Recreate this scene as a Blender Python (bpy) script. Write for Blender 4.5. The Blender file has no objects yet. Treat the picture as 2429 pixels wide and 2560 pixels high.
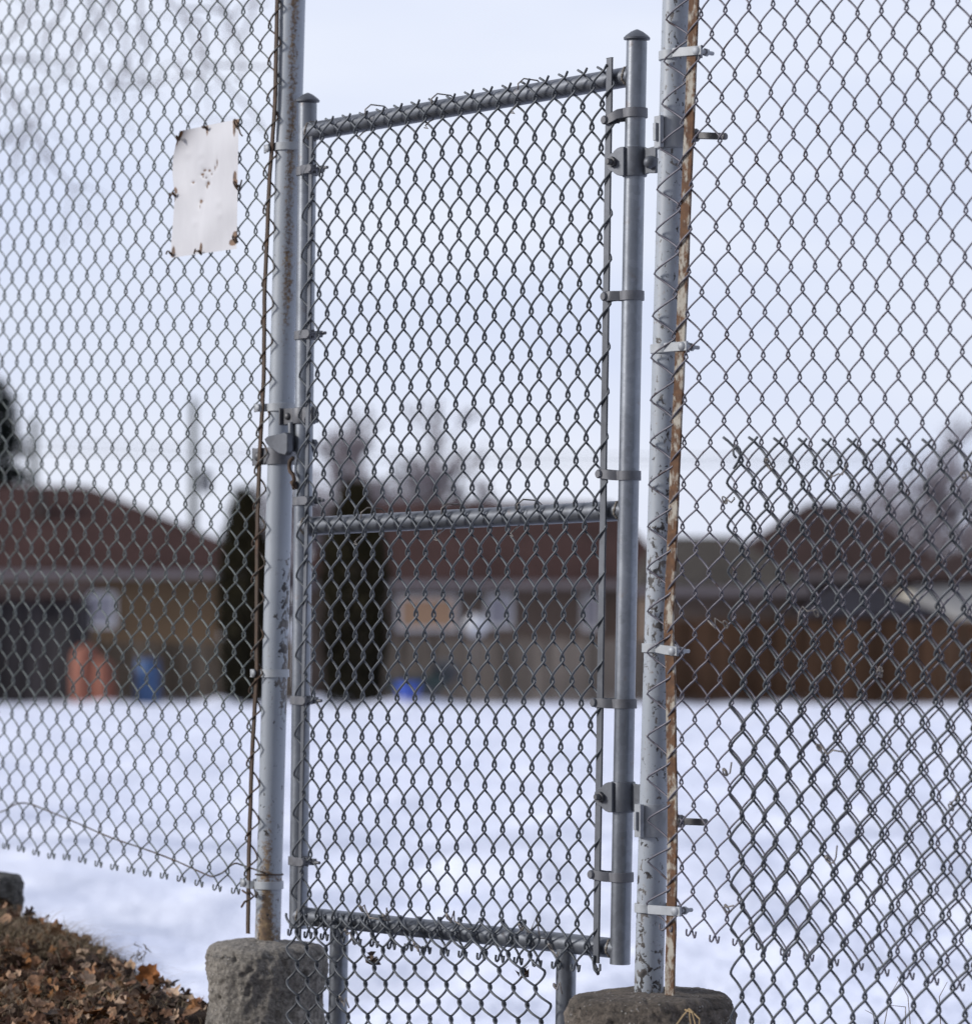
import bpy, math, random
import numpy as np
from mathutils import Vector, Matrix, noise
random.seed(7); rng = np.random.default_rng(7)
C = bpy.context.scene.collection
SC = bpy.context.scene
R = math.radians

# ------------------------------------------------------------------ camera
F, CX, HY, H = 9290.0, 1214.5, 1557.0, 1.83      # focal length and horizon in photo pixels, eye height (m)
cd = bpy.data.cameras.new('camera'); cam = bpy.data.objects.new('camera', cd); C.objects.link(cam)
cam.location = (0, 0, H); cam.rotation_euler = (R(90), 0, 0)
cd.sensor_fit = 'HORIZONTAL'; cd.sensor_width = 36; cd.lens = F/2429*36
cd.shift_y = (HY-1280)/2429
cd.clip_start = 0.1; cd.clip_end = 3000
cd.dof.use_dof = True; cd.dof.focus_distance = 7.35; cd.dof.aperture_fstop = 4.6
SC.camera = cam

# ------------------------------------------------------------------ sky, sun, exposure
SUN_EL, SUN_AZ = 22, -98        # azimuth from the view direction, negative = left
w = bpy.data.worlds.new('World'); SC.world = w; w.use_nodes = True
nt = w.node_tree; nd = nt.nodes; bg = nd['Background']
sky = nd.new('ShaderNodeTexSky'); sky.sky_type = 'NISHITA'; sky.sun_disc = False
sky.sun_elevation = R(SUN_EL); sky.sun_rotation = R(SUN_AZ); sky.dust_density = 1.5; sky.ozone_density = 2.0
tc = nd.new('ShaderNodeTexCoord'); mp = nd.new('ShaderNodeMapping'); mp.inputs['Scale'].default_value = (3.0, 3.0, 12.0)
nz = nd.new('ShaderNodeTexNoise'); nz.inputs['Scale'].default_value = 2.2; nz.inputs['Detail'].default_value = 4
rp = nd.new('ShaderNodeValToRGB')
rp.color_ramp.elements[0].position = .3; rp.color_ramp.elements[0].color = (6.9, 7.5, 9.4, 1)
rp.color_ramp.elements[1].position = .72; rp.color_ramp.elements[1].color = (8.2, 8.6, 9.8, 1)
mx = nd.new('ShaderNodeMix'); mx.data_type = 'RGBA'; mx.inputs[0].default_value = .88
nt.links.new(tc.outputs['Generated'], mp.inputs['Vector']); nt.links.new(mp.outputs[0], nz.inputs['Vector'])
nt.links.new(nz.outputs['Fac'], rp.inputs['Fac'])
nt.links.new(sky.outputs['Color'], mx.inputs[6]); nt.links.new(rp.outputs['Color'], mx.inputs[7])
sx = nd.new('ShaderNodeSeparateXYZ'); nt.links.new(tc.outputs['Generated'], sx.inputs[0])
mr = nd.new('ShaderNodeMapRange'); mr.interpolation_type = 'SMOOTHSTEP'
for i_, v_ in ((1, -.75), (2, .45), (3, .50), (4, 1.0)): mr.inputs[i_].default_value = v_
nt.links.new(sx.outputs[1], mr.inputs[0])
m2 = nd.new('ShaderNodeMix'); m2.data_type = 'RGBA'; m2.blend_type = 'MULTIPLY'; m2.inputs[0].default_value = 1
nt.links.new(mx.outputs[2], m2.inputs[6]); nt.links.new(mr.outputs[0], m2.inputs[7])
nt.links.new(m2.outputs[2], bg.inputs['Color']); bg.inputs['Strength'].default_value = .1
sd = bpy.data.lights.new('sun', 'SUN'); sd.energy = 3.0; sd.angle = R(12); sd.color = (1, .965, .92)
sun = bpy.data.objects.new('sun', sd); C.objects.link(sun)
az = R(SUN_AZ); el = R(SUN_EL)
sdir = Vector((math.sin(az)*math.cos(el), math.cos(az)*math.cos(el), math.sin(el)))
sun.rotation_euler = sdir.to_track_quat('Z', 'Y').to_euler()
SC.view_settings.view_transform = 'Standard'; SC.view_settings.look = 'None'
SC.view_settings.exposure = 0.14; SC.view_settings.gamma = 1
SC.cycles.max_bounces = 8

# ------------------------------------------------------------------ geometry of the place
K = 1.29478                       # photo pixels per measured pixel
GATE, LEFT, RIGHT = (7.45, 1.33e-4), (7.35, 1.576e-4), (7.295, .927e-4)   # three fence planes: depth at the axis, obliqueness
def frame(pl):
    m = pl[1]*F; q = math.hypot(m, 1)
    return Vector((1/q, -m/q, 0)), Vector((-m/q, -1/q, 0)), q
def at(px, py, pl, off=0.0):      # measured point on a fence plane, off = metres in front of it
    d, n, q = frame(pl); xs = px*K - CX; ys = HY - py*K
    Y = (pl[0]-off*q)/(1+pl[1]*xs)
    return Vector((xs*Y/F, Y, H+ys*Y/F))
def far(px, py, Y):               # measured point at a distance
    return Vector(((px*K-CX)*Y/F, Y, H+(HY-py*K)*Y/F))
UP = Vector((0, 0, 1))

# ------------------------------------------------------------------ helpers
def tag(o, label=None, cat=None, group=None, kind=None):
    for k, v in (('label', label), ('category', cat), ('group', group), ('kind', kind)):
        if v: o[k] = v
    return o
def thing(name, label, cat, loc=(0, 0, 0), group=None):
    o = bpy.data.objects.new(name, None); C.objects.link(o); o.location = loc; o.empty_display_size = .1
    return tag(o, label, cat, group)
class MB:
    def __init__(s): s.v = []; s.f = []; s.col = []; s.att = {}
    def add(s, vs, fs, col=None):
        b = len(s.v); s.v += [tuple(x) for x in vs]; s.f += [tuple(i+b for i in q) for q in fs]
        if col is not None: s.col += [col]*len(vs)
    def box(s, o, a, b, c, col=None):           # corner + three edge vectors
        o, a, b, c = map(Vector, (o, a, b, c))
        vs = [o, o+a, o+a+b, o+b, o+c, o+a+c, o+a+b+c, o+b+c]
        s.add(vs, [(3, 2, 1, 0), (4, 5, 6, 7), (0, 1, 5, 4), (1, 2, 6, 5), (2, 3, 7, 6), (3, 0, 4, 7)], col)
    def tube(s, pts, r, sides=8, ref=None, cap=True, col=None):
        P = np.array([tuple(p) for p in pts], float); n = len(P)
        T = np.gradient(P, axis=0); T /= np.linalg.norm(T, axis=1)[:, None]+1e-12
        rf = np.array(ref if ref is not None else (0.31, -.9, .27), float)
        B = np.cross(T, rf); B /= np.linalg.norm(B, axis=1)[:, None]+1e-12; M = np.cross(B, T)
        rr = np.broadcast_to(np.asarray(r, float), (n,))
        a = np.arange(sides)*2*math.pi/sides
        V = P[:, None]+rr[:, None, None]*(np.cos(a)[None, :, None]*B[:, None]+np.sin(a)[None, :, None]*M[:, None])
        b = len(s.v); s.v += list(map(tuple, V.reshape(-1, 3)))
        for i in range(n-1):
            q = b+i*sides
            for j in range(sides):
                j2 = (j+1) % sides; s.f.append((q+j, q+j2, q+sides+j2, q+sides+j))
        if cap:
            s.f.append(tuple(range(b, b+sides))[::-1]); s.f.append(tuple(range(b+(n-1)*sides, b+n*sides)))
        if col is not None: s.col += [col]*(n*sides)
    def prism(s, pts, ext):                     # polygon + extrusion vector
        n = len(pts); pts = [Vector(p) for p in pts]; e = Vector(ext)
        vs = pts+[p+e for p in pts]
        s.add(vs, [tuple(range(n))[::-1], tuple(range(n, 2*n))]+[(i, (i+1) % n, n+(i+1) % n, n+i) for i in range(n)])
    def lathe(s, prof, o, seg=24, ax=None):     # (radius, height) profile about an axis
        o = Vector(o); ax = Vector(ax or (0, 0, 1)).normalized()
        u = ax.orthogonal().normalized(); v = ax.cross(u)
        vs = []; fs = []
        for r, h in prof:
            for k in range(seg):
                t = 2*math.pi*k/seg; vs.append(o+ax*h+u*(r*math.cos(t))+v*(r*math.sin(t)))
        for i in range(len(prof)-1):
            for k in range(seg):
                k2 = (k+1) % seg; fs.append((i*seg+k, i*seg+k2, (i+1)*seg+k2, (i+1)*seg+k))
        fs.append(tuple(range(seg))[::-1]); fs.append(tuple(range((len(prof)-1)*seg, len(prof)*seg)))
        s.add(vs, fs)
    def ribbon(s, org, d, n, path, h, t, z=None):   # strap of height h and thickness t along a 2-D path
        P = np.array(path, float); N = len(P)
        T = np.gradient(P, axis=0); T /= np.linalg.norm(T, axis=1)[:, None]; Q = np.stack([-T[:, 1], T[:, 0]], 1)
        zz = z if z is not None else [0]*N; vs = []; fs = []
        for i in range(N):
            for sg, hh in ((.5, -.5), (.5, .5), (-.5, .5), (-.5, -.5)):
                q = P[i]+Q[i]*sg*t
                vs.append(org+d*q[0]+n*q[1]+UP*(hh*h+zz[i]))
        for i in range(N-1):
            for j in range(4): fs.append((i*4+j, i*4+(j+1) % 4, i*4+4+(j+1) % 4, i*4+4+j))
        fs.append((0, 1, 2, 3)); fs.append(tuple(4*(N-1)+j for j in (3, 2, 1, 0)))
        s.add(vs, fs)
    def build(s, name, mat, parent=None, smooth=False, bevel=0, origin=None):
        o0 = Vector(origin) if origin is not None else (Vector(parent.matrix_basis.translation) if parent else Vector((0, 0, 0)))
        me = bpy.data.meshes.new(name)
        V = np.array(s.v, float)-np.array(o0); me.from_pydata(V.tolist(), [], s.f); me.update()
        if s.col:
            ca = me.color_attributes.new('col', 'FLOAT_COLOR', 'POINT')
            ca.data.foreach_set('color', np.array([tuple(c)[:3]+(1,) for c in s.col], np.float32).ravel())
        for k, a in s.att.items():
            at_ = me.attributes.new(k, 'FLOAT', 'POINT'); at_.data.foreach_set('value', np.array(a, np.float32))
        me.materials.append(mat)
        if smooth:
            me.polygons.foreach_set('use_smooth', [True]*len(me.polygons))
            if smooth == 'auto': me.set_sharp_from_angle(angle=R(38))
        o = bpy.data.objects.new(name, me); C.objects.link(o)
        if parent is not None: o.parent = parent; o.location = o0-world(parent)
        else: o.location = o0
        if bevel:
            b = o.modifiers.new('bevel', 'BEVEL'); b.width = bevel; b.segments = 2; b.limit_method = 'ANGLE'
        return o
def world(o):
    p = Vector(o.location)
    while o.parent: o = o.parent; p += Vector(o.location)
    return p
def sub(mb, name, mat, parent, **k):           # child mesh whose origin is its parent's origin
    return mb.build(name, mat, parent, origin=world(parent), **k)

# ------------------------------------------------------------------ materials
def nodes(name):
    m = bpy.data.materials.new(name); m.use_nodes = True
    return m, m.node_tree.nodes, m.node_tree.links, m.node_tree.nodes['Principled BSDF']
def ramp(N, L, src, stops):
    r = N.new('ShaderNodeValToRGB'); cr = r.color_ramp
    while len(cr.elements) < len(stops): cr.elements.new(.5)
    for e, (p, c) in zip(cr.elements, stops):
        e.position = p; e.color = tuple(c)+(1,) if not isinstance(c, (int, float)) else (c, c, c, 1)
    L.new(src, r.inputs['Fac']); return r.outputs['Color']
def noi(N, L, scale, detail=4, rough=.55, coord='Object', stretch=None, dist=0):
    t = N.new('ShaderNodeTexCoord'); n = N.new('ShaderNodeTexNoise')
    n.inputs['Scale'].default_value = scale; n.inputs['Detail'].default_value = detail
    n.inputs['Roughness'].default_value = rough; n.inputs['Distortion'].default_value = dist
    src = t.outputs[coord]
    if stretch:
        mp = N.new('ShaderNodeMapping'); mp.inputs['Scale'].default_value = stretch; L.new(src, mp.inputs['Vector']); src = mp.outputs[0]
    L.new(src, n.inputs['Vector']); return n.outputs['Fac']
def mixc(N, L, fac, a, b, mode='MIX'):
    m = N.new('ShaderNodeMix'); m.data_type = 'RGBA'; m.blend_type = mode
    for i, x in ((0, fac), (6, a), (7, b)):
        if isinstance(x, (tuple, list)): m.inputs[i].default_value = tuple(x)+(1,)
        elif isinstance(x, (int, float)): m.inputs[i].default_value = x
        else: L.new(x, m.inputs[i])
    return m.outputs[2]
def math_(N, L, op, a, b=0.0, clamp=False):
    m = N.new('ShaderNodeMath'); m.operation = op; m.use_clamp = clamp
    for i, x in ((0, a), (1, b)):
        if isinstance(x, (int, float)): m.inputs[i].default_value = x
        else: L.new(x, m.inputs[i])
    return m.outputs[0]
def bump(N, L, B, h, st, dist=.01):
    b = N.new('ShaderNodeBump'); b.inputs['Strength'].default_value = st; b.inputs['Distance'].default_value = dist
    L.new(h, b.inputs['Height']); L.new(b.outputs[0], B.inputs['Normal'])
def attr(N, name, out='Fac'):
    a = N.new('ShaderNodeAttribute'); a.attribute_name = name; return a.outputs[out]

def simple(name, c, rough=.7, metal=0, var=.25, scale=6, detail=5, bmp=0, stretch=None, coord='Object'):
    m, N, L, B = nodes(name)
    f = noi(N, L, scale, detail, coord=coord, stretch=stretch)
    lo = tuple(x*(1-var) for x in c); hi = tuple(min(1, x*(1+var)) for x in c)
    L.new(ramp(N, L, f, [(.25, lo), (.75, hi)]), B.inputs['Base Color'])
    B.inputs['Roughness'].default_value = rough; B.inputs['Metallic'].default_value = metal
    if rough > .85: B.inputs['Specular IOR Level'].default_value = .12
    if bmp: bump(N, L, B, f, bmp, .02)
    return m
def galvanised(name, c=(.20, .215, .24), metal=.7, rough=.30, rust=.0):
    m, N, L, B = nodes(name)
    t = N.new('ShaderNodeTexCoord'); vo = N.new('ShaderNodeTexVoronoi'); vo.inputs['Scale'].default_value = 90
    L.new(t.outputs['Object'], vo.inputs['Vector'])
    big = noi(N, L, 9, 5, .6, stretch=(1, 1, .35)); fine = noi(N, L, 160, 3)
    g = ramp(N, L, vo.outputs['Color'], [(0, .88), (1, 1.1)])
    b = ramp(N, L, big, [(.3, .62), (.7, 1.38)])
    col = mixc(N, L, 1, mixc(N, L, 1, tuple(c), g, 'MULTIPLY'), b, 'MULTIPLY')
    dk = ramp(N, L, fine, [(.68, 0), (.76, 1)])
    col = mixc(N, L, math_(N, L, 'MULTIPLY', dk, .55), col, (.05, .05, .055))
    if rust:
        rm = ramp(N, L, noi(N, L, 22, 6, .65), [(.62, 0), (.72, rust)]); col = mixc(N, L, rm, col, (.16, .085, .035))
    L.new(col, B.inputs['Base Color']); B.inputs['Metallic'].default_value = metal
    L.new(ramp(N, L, big, [(.2, rough-.06), (.8, rough+.16)]), B.inputs['Roughness'])
    bump(N, L, B, fine, .12, .001)
    return m
def wire_mat(name, c, spots, rust=(.03, .02, .018), thr=.6):
    m, N, L, B = nodes(name)
    a = noi(N, L, 26, 4, .6); b = noi(N, L, 6, 3)
    s = ramp(N, L, a, [(thr, 0), (thr+.05, spots)])
    col = mixc(N, L, s, ramp(N, L, b, [(.3, tuple(x*.8 for x in c)), (.7, tuple(x*1.2 for x in c))]), rust)
    L.new(col, B.inputs['Base Color']); B.inputs['Metallic'].default_value = .35; B.inputs['Roughness'].default_value = .5
    bump(N, L, B, noi(N, L, 220, 2), .2, .0006)
    return m
def painted(name):     # grey paint over steel, with rust and chips steered by two vertex attributes
    m, N, L, B = nodes(name)
    base = ramp(N, L, noi(N, L, 7, 5, .6, stretch=(1, 1, .4)), [(.3, (.26, .288, .33)), (.7, (.345, .375, .415))])
    grime = ramp(N, L, noi(N, L, 60, 4, .7), [(.62, 0), (.74, .35)]); base = mixc(N, L, grime, base, (.16, .15, .15))
    ra = attr(N, 'rust'); sp = noi(N, L, 150, 5, .7); bg = noi(N, L, 32, 5, .7)
    f = math_(N, L, 'ADD', math_(N, L, 'MULTIPLY', sp, .72), math_(N, L, 'MULTIPLY', bg, .28))
    th = math_(N, L, 'SUBTRACT', 1.0, ra)
    rm = math_(N, L, 'MULTIPLY', math_(N, L, 'SUBTRACT', f, math_(N, L, 'ADD', math_(N, L, 'MULTIPLY', th, .30), .335)), 7.5, True)
    rc = ramp(N, L, noi(N, L, 90, 4), [(.3, (.07, .036, .016)), (.52, (.17, .10, .042)), (.72, (.29, .195, .09))])
    col = mixc(N, L, math_(N, L, 'MULTIPLY', rm, .9), base, rc)
    ca = attr(N, 'chip'); cn = noi(N, L, 85, 4, .6, dist=.6, stretch=(1, 1, .75))
    cm = math_(N, L, 'MULTIPLY', math_(N, L, 'SUBTRACT', cn, math_(N, L, 'SUBTRACT', .775, math_(N, L, 'MULTIPLY', ca, .34))), 30, True)
    cc = ramp(N, L, noi(N, L, 30, 2), [(.45, (.025, .022, .022)), (.6, (.13, .12, .115))])
    col = mixc(N, L, cm, col, cc)
    L.new(col, B.inputs['Base Color']); L.new(ramp(N, L, rm, [(0, .42), (1, .85)]), B.inputs['Roughness'])
    inv = math_(N, L, 'SUBTRACT', 1.0, cm); bump(N, L, B, math_(N, L, 'ADD', inv, math_(N, L, 'MULTIPLY', sp, .3)), .35, .0012)
    return m
def rusty(name, paint, amt=.5, dark=(.07, .03, .014), stretch=(1, 1, .5), rc2=(.17, .075, .03)):
    m, N, L, B = nodes(name)
    f = noi(N, L, 45, 6, .68, stretch=stretch)
    rc = ramp(N, L, noi(N, L, 80, 4), [(.3, dark), (.6, rc2), (.8, tuple(x*1.6 for x in rc2))])
    mk = ramp(N, L, f, [(amt-.05, 1), (amt+.05, 0)])
    L.new(mixc(N, L, mk, paint, rc), B.inputs['Base Color']); B.inputs['Roughness'].default_value = .8
    bump(N, L, B, f, .5, .002)
    return m
def concrete(name, c):
    m, N, L, B = nodes(name)
    big = noi(N, L, 9, 6, .65); pit = noi(N, L, 120, 6, .75); t = N.new('ShaderNodeTexCoord')
    vo = N.new('ShaderNodeTexVoronoi'); vo.inputs['Scale'].default_value = 105; L.new(t.outputs['Object'], vo.inputs['Vector'])
    agg = ramp(N, L, vo.outputs['Distance'], [(.18, 1), (.3, 0)])
    sel = ramp(N, L, noi(N, L, 30, 3), [(.48, 0), (.56, 1)])
    ag = math_(N, L, 'MULTIPLY', agg, sel)
    base = ramp(N, L, big, [(.3, tuple(x*.55 for x in c)), (.5, c), (.7, tuple(x*1.4 for x in c))])
    base = mixc(N, L, 1, base, ramp(N, L, pit, [(.36, .4), (.6, 1.2)]), 'MULTIPLY')
    base = mixc(N, L, math_(N, L, 'MULTIPLY', ag, .6), base, (.42, .40, .38))
    moss = ramp(N, L, noi(N, L, 6, 4, .6, dist=.5), [(.55, 0), (.66, .7)]); base = mixc(N, L, moss, base, (.035, .032, .028))
    L.new(base, B.inputs['Base Color']); B.inputs['Roughness'].default_value = .92
    bump(N, L, B, math_(N, L, 'ADD', math_(N, L, 'MULTIPLY', big, .6), math_(N, L, 'ADD', pit, math_(N, L, 'MULTIPLY', ag, .5))), .9, .007)
    return m
def snow_mat():
    m, N, L, B = nodes('snow')
    f = noi(N, L, .7, 6, .6, stretch=(1, .5, 1)); g = noi(N, L, 6, 5, .6)
    L.new(ramp(N, L, f, [(.3, (.67, .71, .85)), (.7, (.76, .785, .88))]), B.inputs['Base Color'])
    B.inputs['Roughness'].default_value = .75
    bump(N, L, B, math_(N, L, 'ADD', f, math_(N, L, 'MULTIPLY', g, .25)), .6, .25)
    return m
def colored(name, rough=.8, scale=60, transl=0):
    m, N, L, B = nodes(name)
    c = attr(N, 'col', 'Color'); v = ramp(N, L, noi(N, L, scale, 4), [(.3, .7), (.7, 1.2)])
    L.new(mixc(N, L, 1, c, v, 'MULTIPLY'), B.inputs['Base Color']); B.inputs['Roughness'].default_value = rough
    B.inputs['Specular IOR Level'].default_value = .25
    return m
def planks(name, c, width=.14):
    m, N, L, B = nodes(name)
    t = N.new('ShaderNodeTexCoord'); s = N.new('ShaderNodeSeparateXYZ'); L.new(t.outputs['Object'], s.inputs[0])
    u = math_(N, L, 'DIVIDE', s.outputs[0], width); fr = math_(N, L, 'FRACT', u); fl = math_(N, L, 'FLOOR', u)
    wn = N.new('ShaderNodeTexWhiteNoise'); wn.noise_dimensions = '1D'; L.new(fl, wn.inputs['W'])
    col = ramp(N, L, wn.outputs['Value'], [(0, tuple(x*.6 for x in c)), (1, tuple(x*1.3 for x in c))])
    gap = ramp(N, L, fr, [(.03, .25), (.08, 1)])
    col = mixc(N, L, 1, mixc(N, L, 1, col, gap, 'MULTIPLY'), ramp(N, L, noi(N, L, 1.2, 5, stretch=(2, 1, .4)), [(.3, .7), (.7, 1.25)]), 'MULTIPLY')
    L.new(col, B.inputs['Base Color']); B.inputs['Roughness'].default_value = .9; B.inputs['Specular IOR Level'].default_value = .1
    return m
def shingles(name, c):
    m, N, L, B = nodes(name)
    t = N.new('ShaderNodeTexCoord'); b = N.new('ShaderNodeTexBrick'); b.inputs['Scale'].default_value = 3
    b.inputs['Color1'].default_value = tuple(x*.75 for x in c)+(1,); b.inputs['Color2'].default_value = tuple(x*1.2 for x in c)+(1,)
    b.inputs['Mortar'].default_value = tuple(x*.4 for x in c)+(1,); b.inputs['Mortar Size'].default_value = .015
    L.new(t.outputs['Object'], b.inputs['Vector'])
    L.new(mixc(N, L, 1, b.outputs['Color'], ramp(N, L, noi(N, L, .5, 5), [(.3, .75), (.7, 1.25)]), 'MULTIPLY'), B.inputs['Base Color'])
    B.inputs['Roughness'].default_value = .95; B.inputs['Specular IOR Level'].default_value = .08
    return m

M = dict(
    galv=galvanised('galvanised_pipe', rust=.25), galv2=galvanised('galvanised_fitting', (.095, .102, .118), .4, .45),
    railg=galvanised('rail_zinc', (.125, .135, .155), .55, .38, .25),
    endw=rusty('rusty_end_wire', (.10, .10, .095), .5, (.03, .018, .012), rc2=(.07, .038, .02)),
    weld=galvanised('weld', (.17, .15, .13), .4, .6, .9),
    strap=galvanised('strap_steel', (.27, .285, .31), .25, .5),
    band=galvanised('band_steel', (.115, .118, .132), .3, .5),
    wire_g=wire_mat('gate_wire', (.078, .087, .10), .35, thr=.66), wire_l=wire_mat('old_wire', (.105, .122, .12), .8, thr=.58),
    wire_r=wire_mat('weathered_wire', (.115, .11, .135), .9, (.035, .018, .02), .6), wire_p=wire_mat('new_wire', (.07, .077, .088), .2, thr=.7),
    tie=simple('tie_wire', (.17, .155, .145), .5, .3, .5, 40), paint=painted('painted_post'),
    pband=simple('painted_band', (.34, .36, .385), .45, 0, .2, 30),
    bar_r=rusty('flaking_bar', (.36, .335, .29), .54, rc2=(.115, .054, .023)), bar_l=rusty('brown_bar', (.055, .036, .024), .45, (.022, .014, .01), rc2=(.075, .04, .022)),
    rust=rusty('rust', (.06, .042, .03), .6, (.022, .014, .01), rc2=(.07, .038, .02)), bolt=simple('dark_bolt', (.09, .09, .095), .5, .5, .3, 60),
    conc=concrete('footing_concrete', (.23, .21, .185)), conc2=concrete('stained_concrete', (.115, .095, .078)), conc3=concrete('mossy_concrete', (.10, .095, .085)), snow=snow_mat(), leaf=colored('dry_leaf', .75, 70), grass=colored('dry_grass', .8, 30),
    soil=simple('soil', (.045, .03, .022), .95, 0, .5, 14, 6, .6), foliage=colored('needles', .85, 3),
    bark=simple('bark', (.10, .085, .085), .9, 0, .35, 3), twig=simple('twigs', (.20, .175, .19), .9, 0, .3, 1),
    pole=simple('pole_wood', (.11, .115, .105), .9, 0, .25, 1.5, stretch=(4, 4, .3)),
    glass=simple('window_glass', (.22, .23, .26), .15, 0, .3, .6), white=simple('white_trim', (.72, .72, .74), .6, 0, .08, 2),
)

# ================================================================== THE SETTING
def sm(a, b, x):
    t = min(1, max(0, (x-a)/(b-a))); return t*t*(3-2*t)
def fence_t(X, Y): return (7.42-(1.25*X+Y))/1.6          # + = this side of the fence
def G(X, Y):
    t = fence_t(X, Y)
    z = .74*sm(-5.2, -.3, t)-.25*sm(4, 9, t)
    if Y > 9:
        a = (1+.9*sm(45, 20, Y))*(.07*noise.noise((X*.5, Y*.22, 3))+.065*noise.noise((X*1.1, Y*.55, 8))+.05*noise.noise((X*2.6, Y*1.3, 1)))
        z += a*(1-.3*sm(40, 80, Y))
    z += .42*math.exp(-((X+3.3*Y/48)/.55)**2-((Y-81)/1.6)**2)*0
    return z
mb = MB()
xs = np.concatenate([np.linspace(-600, -16, 14), np.linspace(-14, 14, 150), np.linspace(16, 600, 14)])
ys = np.concatenate([np.linspace(-300, -6, 8), np.linspace(-5, 9, 22), np.geomspace(9.3, 90, 190), np.geomspace(95, 2500, 16)])
for y in ys:
    for x in xs:
        mb.v.append((x, y, G(x, y) if abs(x) < 60 else (0 if y > 8 else .3)))
nx = len(xs)
mb.f = [(j*nx+i, j*nx+i+1, (j+1)*nx+i+1, (j+1)*nx+i) for j in range(len(ys)-1) for i in range(nx-1)]
tag(mb.build('ground', M['snow'], smooth=True), kind='structure')

# the leaf-covered bank at the foot of the left fence
crest = [(-420, 1590), (-200, 1680), (-60, 1738), (0, 1766), (50, 1782), (100, 1808), (180, 1858), (250, 1896), (330, 1930), (395, 1962), (470, 2010), (560, 2060), (700, 2120)]
def crest_y(px): return float(np.interp(px, [c[0] for c in crest], [c[1] for c in crest]))
dL, nL, _ = frame(LEFT)
def bank_pt(px, t):
    p = at(px, crest_y(px), LEFT, 0)+nL*t
    if t >= 0: p.z -= .05*t+.03*t*t
    else: p.z -= .35*(-t)+.6*t*t
    p.z += .018*noise.noise((p.x*5, p.y*5, 0))+.01*noise.noise((p.x*14, p.y*14, 4))
    return p
mb = MB(); pxs = np.linspace(-420, 700, 90); ts = np.concatenate([np.linspace(-1.1, 0, 16), np.linspace(.05, 3.2, 40)])
for t in ts:
    for px in pxs: mb.v.append(tuple(bank_pt(px, t)))
nx = len(pxs)
mb.f = [(j*nx+i, j*nx+i+1, (j+1)*nx+i+1, (j+1)*nx+i) for j in range(len(ts)-1) for i in range(nx-1)]
tag(mb.build('bank', M['soil'], smooth=True), kind='structure')

mb = MB(); n0 = 46  # foreground turf out of view, added dark to cut bounced light on the metal
for j in range(n0+1):
    for i in range(61):
        x = -9+18*i/60; t = .55+8.5*(j/n0)**1.4+.12*noise.noise((x*1.5, 0, 6)); y = 7.42-1.25*x-1.6*t
        mb.v.append((x, y, .03+.74-.25*sm(4, 9, t)+.03*noise.noise((x*2, y*2, 2))))
mb.f = [(j*61+i, j*61+i+1, (j+1)*61+i+1, (j+1)*61+i) for j in range(n0) for i in range(60)]
tag(mb.build('unseen_verge', simple('dead_turf', (.10, .075, .05), .95, 0, .5, 5, 6, .6), smooth=True), kind='structure')

# ================================================================== CHAIN-LINK WIRE
def lattice(pl, corr, off=0.0, bend=None):
    d, n, q = frame(pl); P0 = Vector((0, pl[0], 0))
    A = []; S = []; Z = []
    for u, v, px, py in corr:
        p = at(px/K, py/K, pl, off); A.append((1, u, v, u*v)); S.append((p-P0).dot(d)); Z.append(p.z)
    cs = np.linalg.solve(np.array(A, float), np.array(S)); cz = np.linalg.solve(np.array(A, float), np.array(Z))
    b0 = np.array(P0+n*off); dn = np.array(d); nn = np.array(n)
    def f(u, v, z):
        B = np.stack([np.ones_like(u), u, v, u*v], 1); s = B@cs; h = B@cz
        if bend is not None: s, h = bend(u, v, s, h)
        return b0+s[:, None]*dn+h[:, None]*np.array((0, 0, 1.))+z[:, None]*nn
    f.ref = nn; return f
def chain_mesh(lat, u0, u1, kref, vt, vb, r, B=.0055, hand=1, ov=.07, top='barb', bot='knuckle', jit=.05, seed=0, sides=6, seg=14, vtop=None, uof=None, skip=(), squash=1.0):
    mb = MB()
    prof = lambda c: np.arcsin(.965*c)/math.asin(.965)
    for k in range(u0, u1):
        if k in skip: continue
        ck = 0.0 if (k-kref) % 2 == 0 else .5
        a = vt if vtop is None else vtop(k)
        n = max(8, int(round((vb-a)*seg)))
        v = np.linspace(a, vb, n+1); ph = 2*math.pi*(v-ck)
        u = k+.5-(.5+ov)*prof(np.cos(ph)); sn = np.sin(ph)
        z = -hand*B*sn
        U = [u]; V = [v]; Zs = [z]
        for end, style in ((0, top), (-1, bot)):
            sg = -1 if end == 0 else 1; side = 1 if u[end] > k+.5 else -1
            if style == 'barb':
                t = np.array([.33, .66, 1.]); eu = u[end]+side*t*.36; ev = v[end]+sg*t*.08; ez = z[end]+.005*t*(1 if side > 0 else .3)
            elif style == 'knuckle':
                eu = u[end]+side*np.array([.05, .13, .21, .25, .25]); ev = v[end]+sg*np.array([.02, .055, .045, -.02, -.10]); ez = np.array([.0, .001, .002, .002, .001])
            else: continue
            if end == 0: U.insert(0, eu[::-1]); V.insert(0, ev[::-1]); Zs.insert(0, ez[::-1]+0*eu)
            else: U.append(eu); V.append(ev); Zs.append(ez+0*eu)
        u = np.concatenate(U); v = np.concatenate(V); z = np.concatenate(Zs)
        if squash != 1: v = np.where(v < 1, 1-(1-v)*squash, v)
        if uof is not None: u = uof(u, v, k)
        j = np.array([noise.noise_vector((float(a_)*.33+seed*17, float(b_)*.45, seed*3.1)) for a_, b_ in zip(u, v)])
        j2 = np.array([noise.noise((float(a_)*.08+seed, float(b_)*.13, 5.5)) for a_, b_ in zip(u, v)])
        P = lat(u+jit*2*j[:, 0], v+jit*j[:, 1], z+.004*j2)
        mb.tube(P, r, sides, ref=lat.ref)
    return mb
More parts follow.
